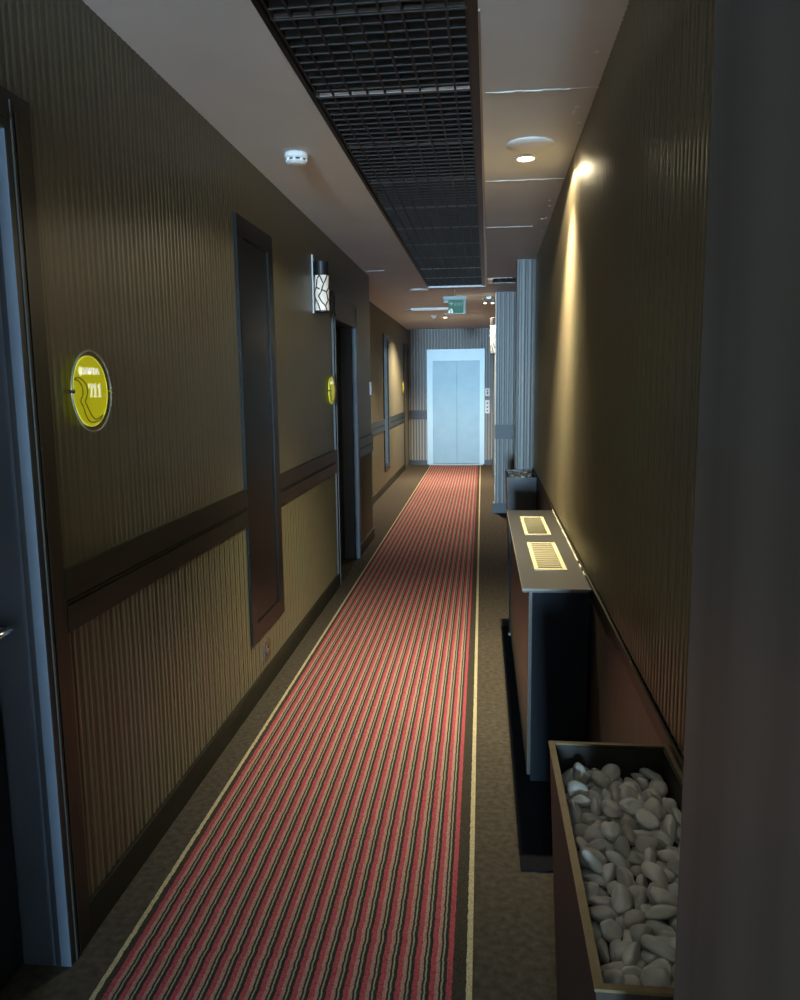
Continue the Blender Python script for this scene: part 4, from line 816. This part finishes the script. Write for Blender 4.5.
r = thing('ceiling_cover', 'round white cover plate on the right ceiling strip, nearer than the lit downlight', 'ceiling cover', (.20, 3.535, ZC))
bm = bmesh.new(); lathe(bm, [(.098, -.001), (.098, -.006), (.092, -.010), (.060, -.013), (.01, -.014)], seg=48); obj('cover_plate', bm, M_ceil, r, True)
bm = bmesh.new(); tube(bm, [(.0985 * math.cos(t * PI / 24), .0985 * math.sin(t * PI / 24), -.004) for t in range(48)], .003, 6, True); obj('rim', bm, M_white, r, True)
r = thing('smoke_detector', 'white round smoke detector on the ceiling above the left wall, near one', 'smoke detector', (-.81, 3.53, ZC), 'ceiling detectors')
bm = bmesh.new(); lathe(bm, [(.050, -.001), (.052, -.004), (.052, -.020), (.047, -.026)], seg=40); obj('base', bm, M_white, r)
bm = bmesh.new(); lathe(bm, [(.044, -.024), (.040, -.030), (.034, -.031)], seg=40); obj('vent_band', bm, M_blk, r)
bm = bmesh.new()
for k in range(8):
    t = 2 * PI * k / 8; x, y = .041 * math.cos(t), .041 * math.sin(t); box(bm, x - .006, x + .006, y - .006, y + .006, -.036, -.024)
lathe(bm, [(.046, -.033), (.046, -.038), (.036, -.046), (.012, -.049)], seg=40); obj('sensor_cap', bm, M_white, r)
r = thing('smoke_detector', 'small white detector on the far ceiling just left of the far downlight', 'smoke detector', (-.70, 11.6, ZC), 'ceiling detectors')
bm = bmesh.new(); lathe(bm, [(.05, -.001), (.05, -.02), (.04, -.03)], seg=24); obj('base', bm, M_white, r)
bm = bmesh.new(); lathe(bm, [(.035, -.028), (.03, -.045), (.01, -.048)], seg=24); obj('sensor_cap', bm, M_white, r)
r = thing('ceiling_speaker', 'round pale ceiling disc at the far end of the black grid', 'ceiling speaker', (-.665, 8.5, ZC))
bm = bmesh.new(); lathe(bm, [(.10, -.001), (.10, -.010), (.088, -.016)], seg=40); obj('rim', bm, M_white, r)
bm = bmesh.new(); lathe(bm, [(.084, -.013), (.05, -.020), (.01, -.021)], seg=40); obj('grille_disc', bm, M_ceil, r)
r = thing('ceiling_diffuser', 'long pale linear fitting on the ceiling behind the exit sign', 'ceiling fitting', (-.98, 10.45, ZC))
B('housing', M_white, [(.05, .60, 0, .22, -.030, -.001)], r, bev=.004)
B('diffuser', M_ceil, [(.07, .58, .02, .20, -.036, -.028)], r, bev=.003)
B('end_cap', M_brass, [(-.01, .05, .06, .16, -.024, -.001)], r)
r = thing('emergency_light', 'small twin-head emergency spotlight under the ceiling above the far wall lamp', 'emergency light', (.075, 9.3, ZC))
B('battery_box', M_grey, [(-.03, .03, -.03, .03, -.035, -.001)], r, bev=.004)
for s in (-1, 1):
    bm = bmesh.new(); lathe(bm, [(.012, -.005), (.024, -.035), (.026, -.055), (.022, -.058)], (s * .044, 0, -.018), seg=20); h = obj('lamp_head', bm, M_grey, r)
    bm = bmesh.new(); lathe(bm, [(.018, -.0575), (.010, -.063)], (s * .044, 0, -.018), seg=20); obj('lens', bm, M_bulb2, h)

# exit sign, hung from the ceiling, facing the camera
r = thing('exit_sign', 'green running-man exit sign hanging from the ceiling before the elevator', 'sign', (-.28, 8.42, 2.19))
bm = bmesh.new(); tube(bm, [(0, 0, .19), (0, 0, .269)], .005, 8); obj('hanger', bm, M_grey, r)
B('housing', M_acry, [(-.125, .115, -.018, .018, .145, .185)], r, bev=.003)
B('sign_plate', M_green, [(-.075, .085, -.004, .004, .012, .145)], r)
B('clear_edge', M_acry, [(-.12, -.075, -.003, .003, .118, .145), (.085, .105, -.003, .003, .0, .145), (-.12, .105, -.004, .004, .0, .010)], r)
bm = bmesh.new()
# running figure and doorway in the left half, arrow above, letters at right
def pl(pts, y=-.0045):
    a = [bm.verts.new((x, y, z)) for x, z in pts]; b = [bm.verts.new((x, y - .0012, z)) for x, z in pts]
    bm.faces.new(a); bm.faces.new(b[::-1])
    for i in range(len(a)):
        j = (i + 1) % len(a); bm.faces.new((a[i], b[i], b[j], a[j]))
pl([(-.075, .015), (-.025, .015), (-.025, .022), (-.034, .050), (-.040, .058), (-.050, .055), (-.060, .040), (-.072, .032)])
obj('doorway_mark', bm, M_text, r)
bm = bmesh.new()
pl([(-.056, .016), (-.050, .016), (-.046, .030), (-.040, .022), (-.034, .024), (-.042, .038), (-.042, .050), (-.050, .050), (-.054, .036)], -.0058)
obj('running_figure', bm, M_green, r)
bm = bmesh.new(); pl([(-.065, .115), (-.045, .115), (-.045, .128), (-.025, .108), (-.045, .088), (-.045, .101), (-.065, .101)]); obj('arrow', bm, M_acry, r)
def textx(body, size, x, y, z, parent, m):
    cu = bpy.data.curves.new('t', 'FONT'); cu.body = body; cu.size = size; cu.align_x = 'CENTER'; cu.align_y = 'CENTER'; cu.extrude = .0006
    t = bpy.data.objects.new('t', cu); C.objects.link(t); bpy.context.view_layer.update()
    me = bpy.data.meshes.new_from_object(t.evaluated_get(bpy.context.evaluated_depsgraph_get())); bpy.data.objects.remove(t)
    for v in me.vertices: v.co = Vector((x + v.co.x, y - v.co.z, z + v.co.y))
    me.materials.clear(); me.materials.append(m); o = bpy.data.objects.new('lettering', me); C.objects.link(o); o.parent = parent
textx('EXIT', .045, .032, -.0052, .098, r, M_acry); 

# ------------------------------------------------------------------ light
spot(.192, 3.735, E_SPOT, 100, (1, .85, .56), blend=1.0)
spot(.192, 3.735, E_WIDE, 154, (1, .85, .56), blend=.15)
spot(-.55, 11.93, E_FAR, 140, (1, .80, .56))
spot(.03, 9.3, E_FAR2, 125, (1, .80, .56), z=ZC - .10)
l = bpy.data.lights.new('window_daylight', 'AREA'); l.shape = 'RECTANGLE'; l.size = .85; l.size_y = 1.25; l.energy = E_WIN; l.color = (.50, .77, 1)
l.spread = math.radians(SPREAD)
o = bpy.data.objects.new('window_daylight', l); C.objects.link(o); o.location = (-.59, YB - .2, 1.5); o.rotation_euler = (PI / 2, 0, 0)
w = bpy.data.worlds.new('World'); sc.world = w; w.use_nodes = True
w.node_tree.nodes['Background'].inputs[0].default_value = (.5, .65, .9, 1); w.node_tree.nodes['Background'].inputs[1].default_value = .3

spot(-.42, -3.0, E_FILL, 80, (.86, .93, 1), blend=.5)  # unseen fill lamp added behind the camera to brighten the near ceiling
# ------------------------------------------------------------------ camera
f = 781.
fw = Vector((82, -115, f)).normalized(); dn = Vector((65, 5350, f)); dn = (dn - dn.dot(fw) * fw).normalized(); rt = dn.cross(fw)
# rows: world x, y, z expressed on camera axes (right, down, forward)
R = Matrix((rt, fw, -dn))
cx_, cy_, cz_ = R @ Vector((1, 0, 0)), R @ Vector((0, -1, 0)), R @ Vector((0, 0, -1))
M = Matrix.Identity(4)
for i in range(3): M[i][0], M[i][1], M[i][2] = cx_[i], cy_[i], cz_[i]
M.translation = (0, 0, 1.45)
cam = bpy.data.cameras.new('Camera'); cam.sensor_fit = 'HORIZONTAL'; cam.sensor_width = 36; cam.lens = 36 * f / 800; cam.clip_start = .02
co = bpy.data.objects.new('Camera', cam); C.objects.link(co); co.matrix_world = M; sc.camera = co
sc.view_settings.view_transform = 'Standard'; sc.view_settings.look = 'None'; sc.view_settings.gamma = 1; sc.view_settings.use_curve_mapping = False
sc.view_settings.exposure = EXPO
